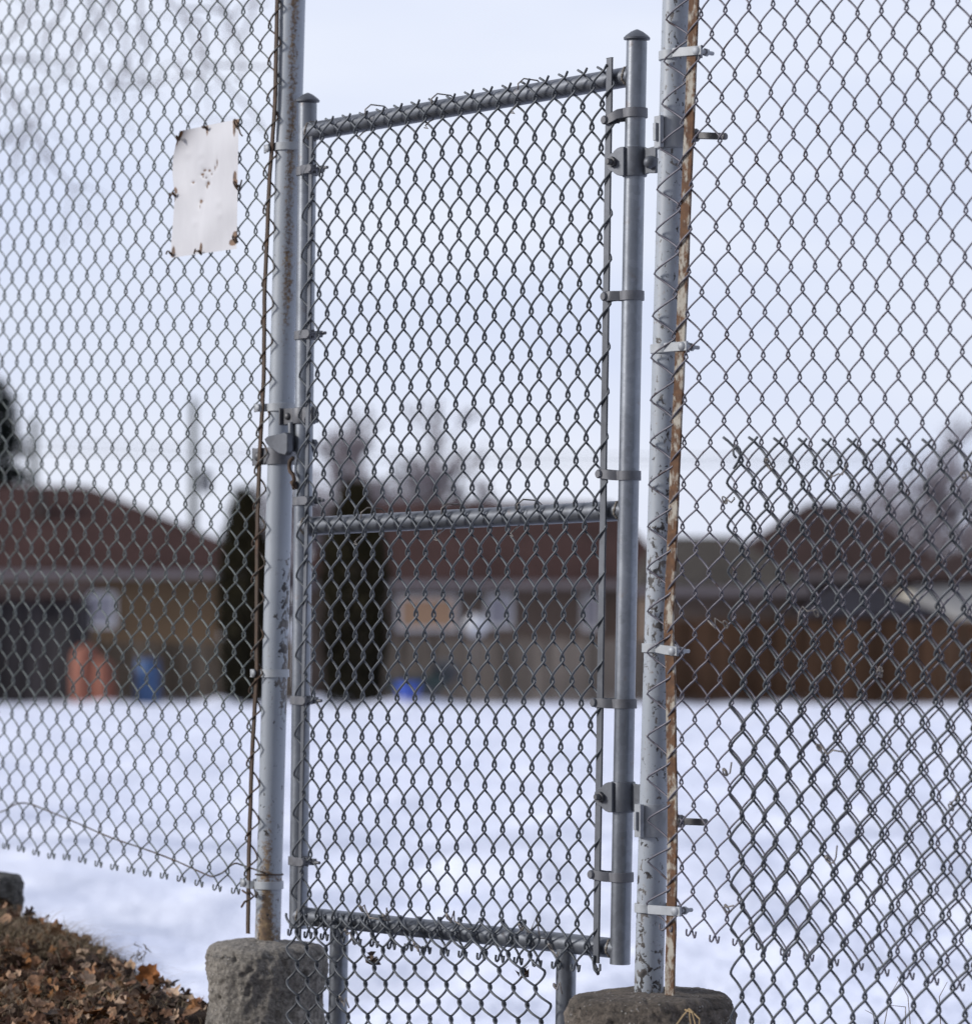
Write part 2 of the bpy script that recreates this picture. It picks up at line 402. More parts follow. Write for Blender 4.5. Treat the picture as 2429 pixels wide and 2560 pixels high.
def curl_tie(p, d, n, s=1.0, ln=.02):      # little twisted tie of soft wire
    pts = []; a0 = random.uniform(0, 6)
    for i in range(15):
        t = i/14; a = a0+t*9
        pts.append(p+d*(.0042*s*math.cos(a))+n*(.004+.004*math.sin(a))+UP*(.005*s*math.sin(a)*(.6+t)))
    e = pts[-1]
    for i in range(1, 5): pts.append(e+d*(random.uniform(.5, 1)*ln*i/4)+UP*(random.uniform(-.6, .6)*ln*i/4)+n*.003)
    return pts

# ---------------------------------------------------------------- pipes with their own length axis
def pipe(name, p0, p1, r, mat, parent, seg=40, rows=2, fn=None, caps=True):
    p0 = Vector(p0); p1 = Vector(p1); ax = (p1-p0); L = ax.length; ax.normalize()
    yv = Vector((0, 1, 0)); yv = (yv-ax*yv.dot(ax)).normalized(); xv = yv.cross(ax)
    Mx = Matrix((xv, yv, ax)).transposed().to_4x4(); Mx.translation = p0-world(parent)
    vs = []; fs = []; rust = []; chip = []
    for i in range(rows+1):
        for k in range(seg):
            t = 2*math.pi*k/seg; x, y, z = r*math.cos(t), r*math.sin(t), L*i/rows
            vs.append((x, y, z))
            if fn: a, b = fn(x/r, y/r, z, L); rust.append(a); chip.append(b)
    for i in range(rows):
        for k in range(seg):
            k2 = (k+1) % seg; fs.append((i*seg+k, i*seg+k2, (i+1)*seg+k2, (i+1)*seg+k))
    if caps: fs += [tuple(range(seg))[::-1], tuple(range(rows*seg, (rows+1)*seg))]
    me = bpy.data.meshes.new(name); me.from_pydata(vs, [], fs); me.update()
    if fn:
        for nm, a in (('rust', rust), ('chip', chip)):
            q = me.attributes.new(nm, 'FLOAT', 'POINT'); q.data.foreach_set('value', np.array(a, np.float32))
    me.materials.append(mat)
    me.polygons.foreach_set('use_smooth', [True]*len(me.polygons)); me.set_sharp_from_angle(angle=R(50))
    o = bpy.data.objects.new(name, me); C.objects.link(o); o.parent = parent; o.matrix_basis = Mx
    return o
def gauss(x, c, s): return math.exp(-((x-c)/s)**2)
def lerp2(a, b, y): return a[0]+(b[0]-a[0])*(y-a[1])/(b[1]-a[1])
def arc(cx, cy, r, a0, a1, n=22): return [(cx+r*math.cos(R(a0+(a1-a0)*i/n)), cy+r*math.sin(R(a0+(a1-a0)*i/n))) for i in range(n+1)]
def bolt_mesh(p, ax, r, h, dome=True, nut=0):
    mb = MB(); ax = Vector(ax)
    mb.lathe([(r, 0), (r, h*.45), (r*.8, h*.8), (r*.3, h)] if dome else [(r, 0), (r, h)], p, 14, ax)
    return mb

PR = .0279          # terminal posts
SR = .0199          # gate pipes
POFF = -.036        # posts stand behind the wire
SOFF = -.027

# ================================================================== LEFT FENCE
def left_fn(x, y, z, L):
    py = 1812-z*7175/8.0        # measured height on the post
    up = gauss(x, .22, .50)*sm(820, 500, py)*(y < 0)*(.74+.3*noise.noise((z*6, 1, 2)))
    lo = gauss(x, -.12+.25*noise.noise((z*9, 3, 1)), .5)*sm(1480, 1590, py)*(.66+.34*sm(1600, 1700, py))+.55*sm(1690, 1800, py)
    ringr = .85*gauss(py, 1688, 14)*(.8+.2*x)
    ch = .25+.55*sm(990, 1100, py)*sm(1420, 1300, py)*sm(-.2, .7, x)+.12*sm(1000, 1200, py)+.10*sm(1500, 1600, py)
    return max(min(1, up), lo, ringr, .12), ch
lf = thing('chain_link_fence', 'chain-link fence section with a rust-streaked grey post left of the gate', 'fence', at(516, 1812, LEFT))
lpost0 = at(516.5, 1822, LEFT, POFF); lpost1 = at(570, -200, LEFT, POFF)
pipe('post', lpost0, lpost1, PR, M['paint'], lf, 56, 520, left_fn)
def lpost_x(py): return lerp2((516.5, 1805), (564.5, 0), py)
lpo = thing('x', '', '') ; bpy.data.objects.remove(lpo)
p0 = at(-62, 1690, LEFT, POFF); p1 = at(-20, -200, LEFT, POFF)
pipe('post', p0, p1, PR, M['paint'], lf, 40, 120, lambda x, y, z, L: (.12, .25))
latL = lattice(LEFT, [(0, 0, 620, 352), (0, 20, 567.7, 2178.5), (-30, -3, 34.3, 153), (-27, 20.5, 15, 2120)])
mb = chain_mesh(latL, -46, 2, 0, -12, 20.5, .00185, B=.0048, ov=.17, bot='knuckle', top=None, jit=.05, seed=1)
sub(mb, 'wire_mesh', M['wire_l'], lf, smooth=True)
sub(chain_mesh(latL, 2, 3, 0, -12, 20.5, .0021, B=.0062, ov=.17, bot='knuckle', top=None, jit=.09, seed=1), 'end_wire', M['endw'], lf, smooth=True)
lb = [(540, -200), (535, 0), (530.8, 201), (520.7, 336), (510.7, 571), (509, 731), (500.6, 899), (496.6, 1033), (495.5, 1302), (487, 1447), (480.4, 1649), (478.8, 1803)]
mb = MB()
def flat_bar(pl, pts, wpx, off, thick, n_per=4):
    d, n, q = frame(pl); mb = MB(); P = [at(x, y, pl, off) for x, y in pts]
    Q = []; n_per = 9
    for i in range(len(P)-1):
        for j in range(n_per):
            t = j/n_per
            p = P[max(0, i-1)], P[i], P[i+1], P[min(len(P)-1, i+2)]
            Q.append(p[1].lerp(p[2], t))
    Q.append(P[-1]); vs = []; fs = []
    for qi, p in enumerate(Q):
        wj = .0012*noise.noise((qi*.6, thick*900, 0)); p = p+d*wj*1.2
        for a, b in ((-.5, -.5), (.5, -.5), (.5, .5), (-.5, .5)): vs.append(p+d*(a*wpx)+n*(b*thick))
    for i in range(len(Q)-1):
        for j in range(4): fs.append((i*4+j, i*4+(j+1) % 4, i*4+4+(j+1) % 4, i*4+4+j))
    fs += [(0, 1, 2, 3), tuple(4*(len(Q)-1)+j for j in (3, 2, 1, 0))]
    mb.add(vs, fs); return mb
sub(flat_bar(LEFT, lb, .0125, .0, .004), 'tension_bar', M['bar_l'], lf, bevel=.0008)
def post_band(py, xend, xpost, pl, parent, right, tilt=0.0, boltside=1, h=.0172):
    d, n, q = frame(pl); org = at(xpost, py, pl, POFF); e = at(xend, py, pl, 0)
    ex = (e-org).dot(d); rr = PR+.0022; sg = 1 if right else -1
    path = [(ex, .040+.002), (ex*.6, .040), (sg*rr*.75, .0365)]+[(sg*math.cos(R(a))*rr, math.sin(R(a))*rr) for a in range(60, 301, 10)]+[(sg*rr*.9, -.022), (ex*.74, .012)]
    zz = [tilt]+[tilt*.6]+[0]*(len(path)-4)+[tilt]*2
    mb = MB(); mb.ribbon(org, d, n, path, h, .0042, z=zz)
    o = sub(mb, 'tension_band', M['pband'], parent, smooth='auto', bevel=.0016)
    b = org+d*(ex-sg*.012)+n*.042+UP*tilt
    mb = bolt_mesh(b, n, .0085, .005); mb.tube([b-n*.05, b-n*.004], .004, 8)
    mb.lathe([(.0078, 0), (.0078, .007)], b-n*.032, 6, n)
    sub(mb, 'bolt', M['strap'], o, smooth='auto')
    return o
for py, xe, tl in ((284, 516, -.004), (787, 497, 0), (1300, 489, 0), (1709, 470, .004)):
    post_band(py, xe, lpost_x(py), LEFT, lf, False, tl)
# rusted tie wire round the post foot and the slack wire woven along the bottom
mb = MB(); d, n, q = frame(LEFT); o = at(lpost_x(1688), 1688, LEFT, POFF)
mb.tube([o+d*math.cos(a)*(PR+.002)+n*math.sin(a)*(PR+.002)+UP*.001*math.sin(2*a) for a in np.linspace(0, 6.5, 40)], .0018, 6, ref=UP)
mb.tube([at(468, 1720, LEFT, .01), at(478, 1727, LEFT, .016), at(482, 1722, LEFT, .012), at(490, 1731, LEFT, .008), at(484, 1736, LEFT, .016), at(472, 1742, LEFT, .02), at(466, 1752, LEFT, .02)], .0024, 6)
sub(mb, 'tie_wire', M['rust'], lf, smooth=True)
bw = [(-80, 1590), (2, 1568), (30, 1553), (55, 1552), (85, 1563), (150, 1590), (215, 1618), (280, 1640), (340, 1663), (400, 1690), (412, 1692), (430, 1685), (452, 1668), (470, 1672), (500, 1682), (516, 1688)]
bp = [at(x, y, LEFT, .009*((-1)**i)) for i, (x, y) in enumerate(bw)]
pts = []
for i in range(len(bp)-1):
    a, b, c, e = bp[max(0, i-1)], bp[i], bp[i+1], bp[min(len(bp)-1, i+2)]
    for j in range(6):
        t = j/6; pts.append(.5*((2*b)+(c-a)*t+(2*a-5*b+4*c-e)*t*t+(3*b-a-3*c+e)*t**3))
mb = MB(); mb.tube(pts, .0019, 6); sub(mb, 'bottom_wire', M['endw'], lf, smooth=True)
# latch strike on the post
d, n, q = frame(LEFT); o = at(lpost_x(881), 881, LEFT, POFF); rr = PR+.0025
mb = MB(); mb.ribbon(o, d, n, [(-.062, .031), (-.046, .031), (-.022, .030)]+[(math.cos(R(a))*rr, math.sin(R(a))*rr) for a in range(110, -121, -12)]+[(-.03, -.028), (-.05, -.026)], .037, .0035)
st = sub(mb, 'latch_strike', M['band'], lf, smooth='auto', bevel=.001)
sub(bolt_mesh(o+d*-.040+n*.032, n, .010, .007), 'bolt', M['bolt'], st, smooth='auto')

# the blank sign wired to the left fence
def sign():
    TL, TR, BR, BL = (347, 252.8), (460.8, 229), (457, 480), (328.5, 497.7)
    d, n, q = frame(LEFT)
    def pt(u, v, off):
        x = (TL[0]*(1-u)+TR[0]*u)*(1-v)+(BL[0]*(1-u)+BR[0]*u)*v; y = (TL[1]*(1-u)+TR[1]*u)*(1-v)+(BL[1]*(1-u)+BR[1]*u)*v
        b = max(0, 1-(u*1.6+v*2.2))
        x += -9*math.sin(math.pi*min(1, v/.5))*max(0, 1-u*3)*(v < .5)
        return at(x, y, LEFT, off+.006*noise.noise((u*2, v*3, 2))+.022*b*b)
    root = thing('sign', 'blank white metal sign with rusty wired corners on the left fence', 'sign', pt(.5, .5, .013))
    nu, nv = 70, 130; mb = MB(); rust = []
    spots = [(.03, .02, .035, .06), (.0, .07, .03, .05), (.47, .03, .018, .045), (.96, .02, .06, .03), (.93, .06, .025, .065), (.95, .44, .03, .045), (.97, .49, .03, .03), (.98, .89, .05, .03), (.94, .945, .06, .025), (.46, .955, .022, .04), (.04, .955, .028, .045), (.02, .47, .025, .025), (.0, .53, .015, .03)]
    dents = [(.46, .35, .025, .012), (.54, .36, .02, .012), (.43, .38, .03, .01), (.49, .41, .02, .012), (.53, .455, .025, .018), (.51, .48, .015, .02), (.29, .43, .018, .009), (.43, .59, .026, .016), (.41, .63, .01, .02), (.66, .31, .012, .035), (.63, .35, .008, .02), (.44, .40, .015, .01), (.58, .39, .012, .012)]
    for side in (1, 0):
        for j in range(nv+1):
            for i in range(nu+1):
                u, v = i/nu, j/nv; dz = 0; r = 0
                for a, b, su, sv in spots: r = max(r, 1.1*math.exp(-((u-a)/su)**2-((v-b)/sv)**2))
                for a, b, su, sv in dents:
                    su, sv = su*1.45, sv*1.35
                    g = math.exp(-((u-a)/su)**2-((v-b)/sv)**2); r = max(r, .62*g); dz -= .0018*g
                for a, b in ((.4, .3), (.38, .22), (.72, .72), (.7, .62), (.35, .75), (.2, .2)): dz += .001*math.exp(-((u-a)/.05)**2-((v-b)/.03)**2)
                mb.v.append(tuple(pt(u, v, .013+dz-(0 if side else .0016)))); rust.append(r)
    W = nu+1; S = W*(nv+1)
    for j in range(nv):
        for i in range(nu):
            a = j*W+i; mb.f.append((a, a+W, a+W+1, a+1)); mb.f.append((S+a, S+a+1, S+a+W+1, S+a+W))
    for i in range(nu):
        mb.f.append((i, i+1, S+i+1, S+i)); a = nv*W+i; mb.f.append((a+1, a, S+a, S+a+1))
    for j in range(nv):
        a = j*W; mb.f.append((a+W, a, S+a, S+a+W)); a = j*W+nu; mb.f.append((a, a+W, S+a+W, S+a))
    mb.att['rust'] = rust
    m, N, L, B = nodes('sign_enamel')
    f = noi(N, L, 55, 5, .7); th = math_(N, L, 'ADD', attr(N, 'rust'), math_(N, L, 'MULTIPLY', math_(N, L, 'SUBTRACT', f, .5), .9))
    st = ramp(N, L, noi(N, L, 14, 5, .6, stretch=(1, 1, .4)), [(.3, (.47, .47, .50)), (.7, (.54, .54, .57))])
    col = mixc(N, L, ramp(N, L, th, [(.28, 0), (.42, .55), (.5, 1)]), st, ramp(N, L, f, [(.35, (.035, .02, .013)), (.6, (.19, .10, .045))]))
    L.new(col, B.inputs['Base Color']); B.inputs['Roughness'].default_value = .5
    sub(mb, 'panel', m, root, smooth='auto')
    for u, v, s in ((.985, .035, 1.5), (.99, .505, 1.3), (.985, .925, 1.2), (.03, .97, .7), (.47, .99, .8), (.01, .50, .8), (.03, .06, .8), (.47, .02, .7)):
        mb = MB(); p = pt(u, v, .016); mb.tube(curl_tie(p, d*(1 if u > .5 else -1), n, s*.95, .022*s), .0019, 6)
        o = sub(mb, 'tie_wire', M['rust'], root, smooth=True)
sign()

# ================================================================== THE GATE
gd, gn, gq = frame(GATE)
gt = thing('gate', 'galvanised chain-link gate standing between the two grey posts', 'gate', at(886, 1800, GATE))
def stile(a, b, cap_w):
    p0 = at(b[0], b[1], GATE, SOFF); p1 = at(a[0], a[1], GATE, SOFF)
    s = pipe('stile', p0, p1, SR, M['galv'], gt, 40, 2)
    ax = (p1-p0); L = ax.length
    mb = MB(); mb.lathe([(SR*.94, -.004), (SR*.94, .004), (SR*1.27, .004), (SR*1.29, .0075), (SR*1.1, .0115), (SR*.6, .019), (SR*.12, .0235)], (0, 0, L), 32)
    me = mb.build('cap', M['galv2'], None, smooth='auto'); me.parent = s
    return p0, p1
stile((594, 200), (575.8, 1793), 1); stile((1229, 80), (1196.6, 1862), 1)
def rail(a, b, ext=1):
    p0 = at(a[0], a[1], GATE, SOFF); p1 = at(b[0], b[1], GATE, SOFF)
    return pipe('rail', p0, p1, SR*.985, M['railg'], gt, 36, 2)
def ln(a, b, x): return a[1]+(b[1]-a[1])*(x-a[0])/(b[0]-a[0])
ta, tb = (625.6, 249.2), (1207, 148.8); ma, mb_ = (625.6, 1014.6), (1189, 986.7); ba, bb = (593.6, 1770), (1176, 1830.4)
rail((598, ln(ta, tb, 598)), (1223, ln(ta, tb, 1223))); rail((588, ln(ma, mb_, 588)), (1210, ln(ma, mb_, 1210))); rail((578, ln(ba, bb, 578)), (1196, ln(ba, bb, 1196)))
pipe('leg', at(650, 2060, GATE, SOFF), at(655, 1785, GATE, SOFF), SR, M['galv'], gt, 36, 2)
pipe('leg', at(1090, 2080, GATE, SOFF), at(1093, 1832, GATE, SOFF), SR, M['galv'], gt, 36, 2)
latG = lattice(GATE, [(0, 1, 1506, 261), (0, 19, 1467.7, 2261), (-30, 1, 825, 382.8), (-30, 16.5, 797.5, 1942.6)])
mb = chain_mesh(latG, -33, 1, 0, .0, 20.5, .00245, B=.0055, ov=.18, top='barb', bot='knuckle', jit=.03, seed=2, seg=16, squash=.81)
sub(mb, 'wire_mesh', M['wire_g'], gt, smooth=True)
sub(flat_bar(GATE, [(1177, 111), (1164, 985), (1151, 1860)], .0165, .0005, .0045), 'tension_bar', M['galv2'], gt, bevel=.0008)
sub(flat_bar(GATE, [(601, 262), (592, 1000), (577.5, 1815)], .0115, .0, .0045), 'tension_bar', M['galv2'], gt, bevel=.0008)
def rst_x(y): return lerp2((1229, 80), (1196.6, 1862), y)
def lst_x(y): return lerp2((594, 200), (575.8, 1793), y)
def gate_band(ys, xb, yb, right):
    xs_ = rst_x(ys) if right else lst_x(ys); org = at(xs_, ys, GATE, SOFF); e = at(xb, yb, GATE, .006)
    ex = (e-org).dot(gd); ez = e.z-at(xs_, ys, GATE, .006).z
    if right:                                       # level drop only where the strap itself is bent
        lev = at(xb, HY/K+(ys-HY/K)*1.0, GATE, .006)
        ez = e.z-org.z
    rr = SR+.0022; sg = -1 if right else 1
    path = [(ex, .0345), (ex*.7, .034), (sg*rr*.9, .030), (sg*rr*.5, rr*.95)]+[(sg*math.cos(R(a))*rr, math.sin(R(a))*rr) for a in range(75, 301, 12)]+[(sg*rr*1.1, -.012), (ex*.6, .016), (ex, .020)]
    zz = [ez, ez*.7, ez*.2, 0]+[0]*(len(path)-7)+[ez*.2, ez*.6, ez]
    mb = MB(); mb.ribbon(org, gd, gn, path, .0185, .003, z=zz)
    o = sub(mb, 'tension_band', M['band'], gt, smooth='auto', bevel=.0007)
    b = org+gd*(ex+sg*.004)+gn*.034+UP*ez
    m2 = MB(); m2.lathe([(.0088, 0), (.0088, .004), (.007, .0065)], b, 16, gn); m2.tube([b-gn*.034, b], .0042, 8)
    if not right: m2.box(b-gn*.03-gd*.007-UP*.007, gd*.014, gn*.008, UP*.014); m2.tube([b+gd*.008-gn*.016, b+gd*.036-gn*.016], .0035, 8)
    sub(m2, 'bolt', M['band'], o, smooth='auto')
for ys, xb, yb in ((218, 1172, 231), (571, 1171, 572), (918.5, 1161, 915), (1359, 1151, 1356.6), (1694, 1146, 1689)): gate_band(ys, xb, yb, True)
for y in (331, 648, 968, 1352, 1662): gate_band(y, lst_x(y)+7, y, False)
# the U of wire that closes the foot of the tension bar
mb = MB(); mb.tube([at(x, y, GATE, .006) for x, y in ((1146, 1845), (1145, 1858), (1147, 1872), (1152, 1879), (1158, 1874), (1158, 1862))], .0026, 8); sub(mb, 'bar_loop', M['wire_g'], gt, smooth=True)
def gate_hinge(yc, hpx, ear, boltc, pin):
    x = rst_x(yc); org = at(x, yc, GATE, SOFF); hh = hpx*7.1/7175/2; rr = SR+.004
    mb = MB(); mb.lathe([(rr-.001, -hh), (rr, -hh+.002), (rr, hh-.002), (rr-.001, hh)], org, 36)
    ex = (at(ear, yc, GATE, SOFF+.036)-org).dot(gd)
    pr = []                                         # rounded ear clamped towards the wire side
    for i in range(13):
        a = R(90+180*i/12); pr.append((ex+.019+.019*math.cos(a), .0185*math.sin(a)))
    pr += [(-rr*.95, -hh*.72), (-rr*.62, -hh*.9), (-rr*.3, -hh*.98), (.002, -hh*.98), (.002, hh*.98), (-rr*.3, hh*.98), (-rr*.62, hh*.9), (-rr*.95, hh*.72)]
    for off in (.0, -.010):
        mb.prism([org+gd*a+UP*b+gn*(off+.0215+.0105*min(1, max(0, (.02-a)/.055))) for a, b in pr], gn*.005)
    pr2 = [(rr*.5, -hh), (rr*1.5, -hh*.85), (.058, -hh*.92), (.058, hh*.92), (rr*1.5, hh*.85), (rr*.5, hh)]
    mb.prism([org+gd*a+UP*b-gn*.008 for a, b in pr2], gn*.006)
    o = sub(mb, 'hinge', M['galv2'], gt, smooth='auto', bevel=.001)
    b = org+gd*(ex+.019)+gn*.036
    m2 = MB(); m2.lathe([(.0105, 0), (.0105, .005)], b, 6, gn); m2.lathe([(.0062, .005), (.0062, .013), (.005, .0145)], b, 14, gn)
    sub(m2, 'bolt', M['bolt'], o, smooth='auto')
    if pin:
        m2 = MB(); p = at(pin[0], pin[1], GATE, SOFF)+gn*.0; m2.lathe([(.011, -.01), (.013, 0), (.0125, .006), (.009, .012), (.003, .015)], p, 18, gn)
        sub(m2, 'pin', M['galv2'], o, smooth='auto')
gate_hinge(313, 57, 1170, (1187, 313), (1257, 313)); gate_hinge(1539, 60, 1147, (1172, 1537), None)
# fork latch on the left stile
x = lst_x(803); org = at(x, 803, GATE, SOFF); hh = .0175
mb = MB(); rr = SR+.004
mb.lathe([(rr, -hh), (rr+.001, -hh+.002), (rr+.001, hh-.002), (rr, hh)], org, 28)
mb.box(org+gd*-.052+gn*.006+UP*-hh, gd*.040, gn*.012, UP*(2*hh)); mb.box(org+gd*.016+gn*.004+UP*-hh, gd*.042, gn*.014, UP*(2*hh))
mb.box(org+gd*-.058+gn*.0+UP*(-hh-.001), gd*.005, gn*.026, UP*(2*hh+.002))
lt = sub(mb, 'latch', M['band'], gt, smooth='auto', bevel=.0015)
sub(bolt_mesh(org+gd*-.034+gn*.018, gn, .008, .007), 'bolt', M['bolt'], lt, smooth='auto')
pw = [(521, 848), (527, 843), (545, 839), (560, 835), (566, 840), (566, 872), (562, 880), (548, 876), (535, 867), (525, 857)]
mb = MB(); mb.prism([at(a, b, GATE, .002) for a, b in pw], gn*.016)
mb.tube([at(562, 815, GATE, -.006), at(563, 845, GATE, -.006), at(563, 872, GATE, -.006)], .008, 10)
mb.prism([at(a, b, GATE, -.05) for a, b in ((598, 850), (612, 848), (616, 856), (613, 870), (606, 880), (598, 882))], gn*.012)
sub(mb, 'latch_fork', M['galv2'], lt, smooth='auto', bevel=.003)
mb = MB()
mb.tube([at(a, b, GATE, .004) for a, b in ((566, 884), (560, 890), (558, 900), (560, 910), (566, 917), (568, 926), (566, 938))], .0045, 10)
mb.tube([at(a, b, GATE, .0) for a, b in ((564, 930), (568, 938), (569, 944))], .006, 8)
sub(mb, 'latch_hook', M['rust'], lt, smooth=True)
# weld beads where the rails meet the stiles
for A_, B_ in ((ta, tb), (ma, mb_), (ba, bb)):
    for right in (0, 1):
        x_ = 1222 if right else 588
        for _ in range(3):
            y_ = ln(A_, B_, x_); x_ = rst_x(y_) if right else lst_x(y_)
        y_ = ln(A_, B_, x_); o_ = at(x_, y_, GATE, SOFF)+gd*(-1 if right else 1)*SR*.93
        mb = MB(); mb.tube([o_+gn*math.cos(a)*(SR*.99)+UP*math.sin(a)*(SR*.99)+gd*.0015*math.sin(a*5) for a in np.linspace(0, 6.35, 50)], [.0026+.0009*math.sin(i*2.1) for i in range(50)], 6, ref=gd)
        sub(mb, 'weld_bead', M['weld'], gt, smooth=True)
# wire ties round the rails
def rail_tie(px, py, dx=24, drop=34):
    mb = MB(); a = at(px, py-22, GATE, .008); b = at(px+dx, py-30, GATE, -.002)
    mb.tube([a+UP*-.012, a, a.lerp(b, .5)+UP*.006, b+gn*-.02, b+gn*-.05+UP*-.02, at(px+dx*.2, py+18, GATE, -.03), at(px-4, py+drop-8, GATE, .006), at(px-12, py+drop, GATE, .010), at(px-7, py+drop+6, GATE, .012), at(px-14, py+drop+4, GATE, .012)], .0016, 6)
    sub(mb, 'tie_wire', M['tie'], gt, smooth=True)
for px, py in ((697, 1012), (852, 1004), (998, 996)): rail_tie(px, py)
for px, py in ((705, 233), (833, 212), (1000, 183)): rail_tie(px, py, 22, 30)
for px, py in ((700, 1772), (868, 1790), (1008, 1808)):
    mb = MB(); a = at(px, py-18, GATE, .012); mb.tube(curl_tie(a, gd, gn, 1.1, .05)+[at(px+34, py+4, GATE, .008), at(px+52, py+5, GATE, .0)], .0018, 6); sub(mb, 'tie_wire', M['tie'], gt, smooth=True)
for px, py in ((722, 1846), (1010, 1880)):          # scraps of dead leaf caught in the knuckles
    mb = MB()
    for i in range(7):
        c = at(px+random.uniform(-9, 9), py+random.uniform(-12, 12), GATE, .008); q = [c+Vector((random.uniform(-1, 1), random.uniform(-1, 1), random.uniform(-1, 1)))*.012 for _ in range(4)]
        mb.add(q, [(0, 1, 2, 3)])
    sub(mb, 'leaf_scrap', M['rust'], gt)

# the spare piece of mesh hung under the gate
latU = lattice(GATE, [(0, 0, 810+1130/2.2988, 1700+1665/2.2988), (-16, 0, 810+175/2.2988, 1700+1640/2.2988), (1, 1.5, 810+1245/2.2988, 1700+1955/2.2988), (-15, 1.5, 810+250/2.2988, 1700+1930/2.2988)], .016)
gp = thing('mesh_patch', 'loose strip of chain-link mesh with downward-curving loops wired under the gate', 'wire mesh', at(870, 1900, GATE, .016))
mb = chain_mesh(latU, -23, 2, 0, -1.5, 4.0, .0027, B=.0075, hand=-1, ov=.10, top='bead', bot=None, jit=.05, seed=5, seg=18)
sub(mb, 'wire_mesh', M['wire_p'], gp, smooth=True)
for px, py in ((672, 1800), (745, 1772), (1065, 1828), (1075, 1906), (662, 1930), (805, 1826)):
    mb = MB(); mb.tube(curl_tie(at(px, py, GATE, .02), gd, gn, 1.0, .03), .0017, 6); sub(mb, 'tie_wire', M['tie'], gp, smooth=True)

# ================================================================== RIGHT FENCE
def right_fn(x, y, z, L):
    py = 1918-z*7175/7.0
    lo = .55*sm(1800, 1900, py)*(.5+.5*noise.noise((x*3, y*3, z*14)))
    ch = .52+.22*noise.noise((x*1.5, y*1.5, z*3))+.2*sm(1700, 1850, py)+.12*sm(950, 1150, py)*sm(1350, 1250, py)
    return max(.22, lo), ch
rf = thing('chain_link_fence', 'chain-link fence section right of the gate, with a chipped post and flat rusty bar', 'fence', at(1252, 1915, RIGHT))
def rpost_x(py): return lerp2((1252, 1915), (1307, 0), py)
pipe('post', at(rpost_x(1935), 1935, RIGHT, POFF), at(rpost_x(-200), -200, RIGHT, POFF), PR, M['paint'], rf, 56, 520, right_fn)
def bendR(u, v, s, h):
    c = np.sin(np.clip((v+2)/22, 0, 1)*math.pi)
    return s-.020*c*np.exp(-np.maximum(0, u-1)/3.5), h
latR = lattice(RIGHT, [(1, 0, 1756, 37), (1, 20, 1704.5, 2172), (22, .5, 2395.6, 2.2), (24, 21.5, 2398.6, 2470)], 0, bendR)
def uofR(u, v, k):                                  # the end wire is pulled wide across the post
    return np.where(u < 0, u*1.75-.0, u)
mb = chain_mesh(latR, -1, 62, 1, -7, 21.5, .0020, B=.0050, ov=.14, top=None, bot='knuckle', jit=.05, seed=3, uof=uofR)
sub(mb, 'wire_mesh', M['wire_r'], rf, smooth=True)
rb = [(1348, -200), (1340, 0), (1314, 664), (1299, 1000), (1291, 1205), (1295, 1330), (1298.5, 1580), (1296, 1750), (1293, 1922)]
sub(flat_bar(RIGHT, rb, .0215, .0, .006), 'tension_bar', M['bar_r'], rf, bevel=.001)
for py, xe, tl in ((107.5, 1358, -.003), (674, 1330, 0), (1251, 1311, -.006), (1753, 1317, 0)):
    post_band(py, xe, rpost_x(py), RIGHT, rf, True, tl)
def hinge_strap(yc, hpx, ystrap, xs0, xs1):
    d, n, q = frame(RIGHT); x = rpost_x(yc); org = at(x, yc, RIGHT, POFF); hh = hpx*7/7175/2; rr = PR+.0025
    mb = MB(); mb.lathe([(rr, -hh), (rr+.0006, -hh+.001), (rr+.0006, hh-.001), (rr, hh)], org, 40)
    e = Vector((-.80, -.60, 0)); g = Vector((.60, -.80, 0)); c0 = org+e*(rr+.002)
    mb.box(c0-g*.011-UP*hh, g*.022, e*.006, UP*2*hh)
    mb.box(c0+g*.008-UP*hh+e*.006, g*.004, e*.004, UP*2*hh); mb.box(c0-g*.006-UP*hh*.55+e*.006, g*.008, e*.007, UP*hh*1.1)
    o = sub(mb, 'hinge_strap', M['strap'], rf, smooth='auto', bevel=.001)
    a = at(xs0, ystrap, RIGHT, POFF-.004); b = at(xs1, ystrap+2, RIGHT, POFF-.004)
    mb = MB(); v = (b-a); mb.box(a-UP*.0065-n*.004, v, n*.008, UP*.013); mb.lathe([(.013, -.008), (.013, .008)], a, 6, d); mb.tube([b-d*.001, b+d*.004], .007, 10)
    sub(mb, 'bolt', M['bolt'], o, smooth='auto', bevel=.0015)
hinge_strap(257, 62, 261, 1340, 1398); hinge_strap(1584, 64, 1586, 1312, 1360)

# newer mesh wired over the lower right fence
dR, nR, _ = frame(RIGHT)
def latP(u, v, z):                                   # hung loop over loop on the old fence, its free edge kept plumb
    g = np.exp(-np.maximum(0, u-4)/8.0)
    return latR(u+.30+.12*(v-10)*g+.02*g-.012*np.maximum(0, v-14), v-.10+.022*(v-10)*(.35+.65*g), z+.034)
latP.ref = latR.ref
rp_ = thing('mesh_patch', 'thicker grey mesh panel with barbed top edge wired over the right fence', 'wire mesh', at(1650, 1900, RIGHT, .03))
mb = chain_mesh(latP, 5, 56, 9, 10.05, 25.5, .0027, B=.0058, ov=.15, top='barb', bot=None, jit=.05, seed=9, seg=16)
mb.tube([at(a, b, RIGHT, .04) for a, b in ((1421, 884), (1416, 878), (1415, 870), (1418, 864), (1424, 862), (1428, 868), (1429, 878), (1424, 892), (1416, 905))], .00245, 7)
sub(mb, 'wire_mesh', M['wire_p'], rp_, smooth=True)
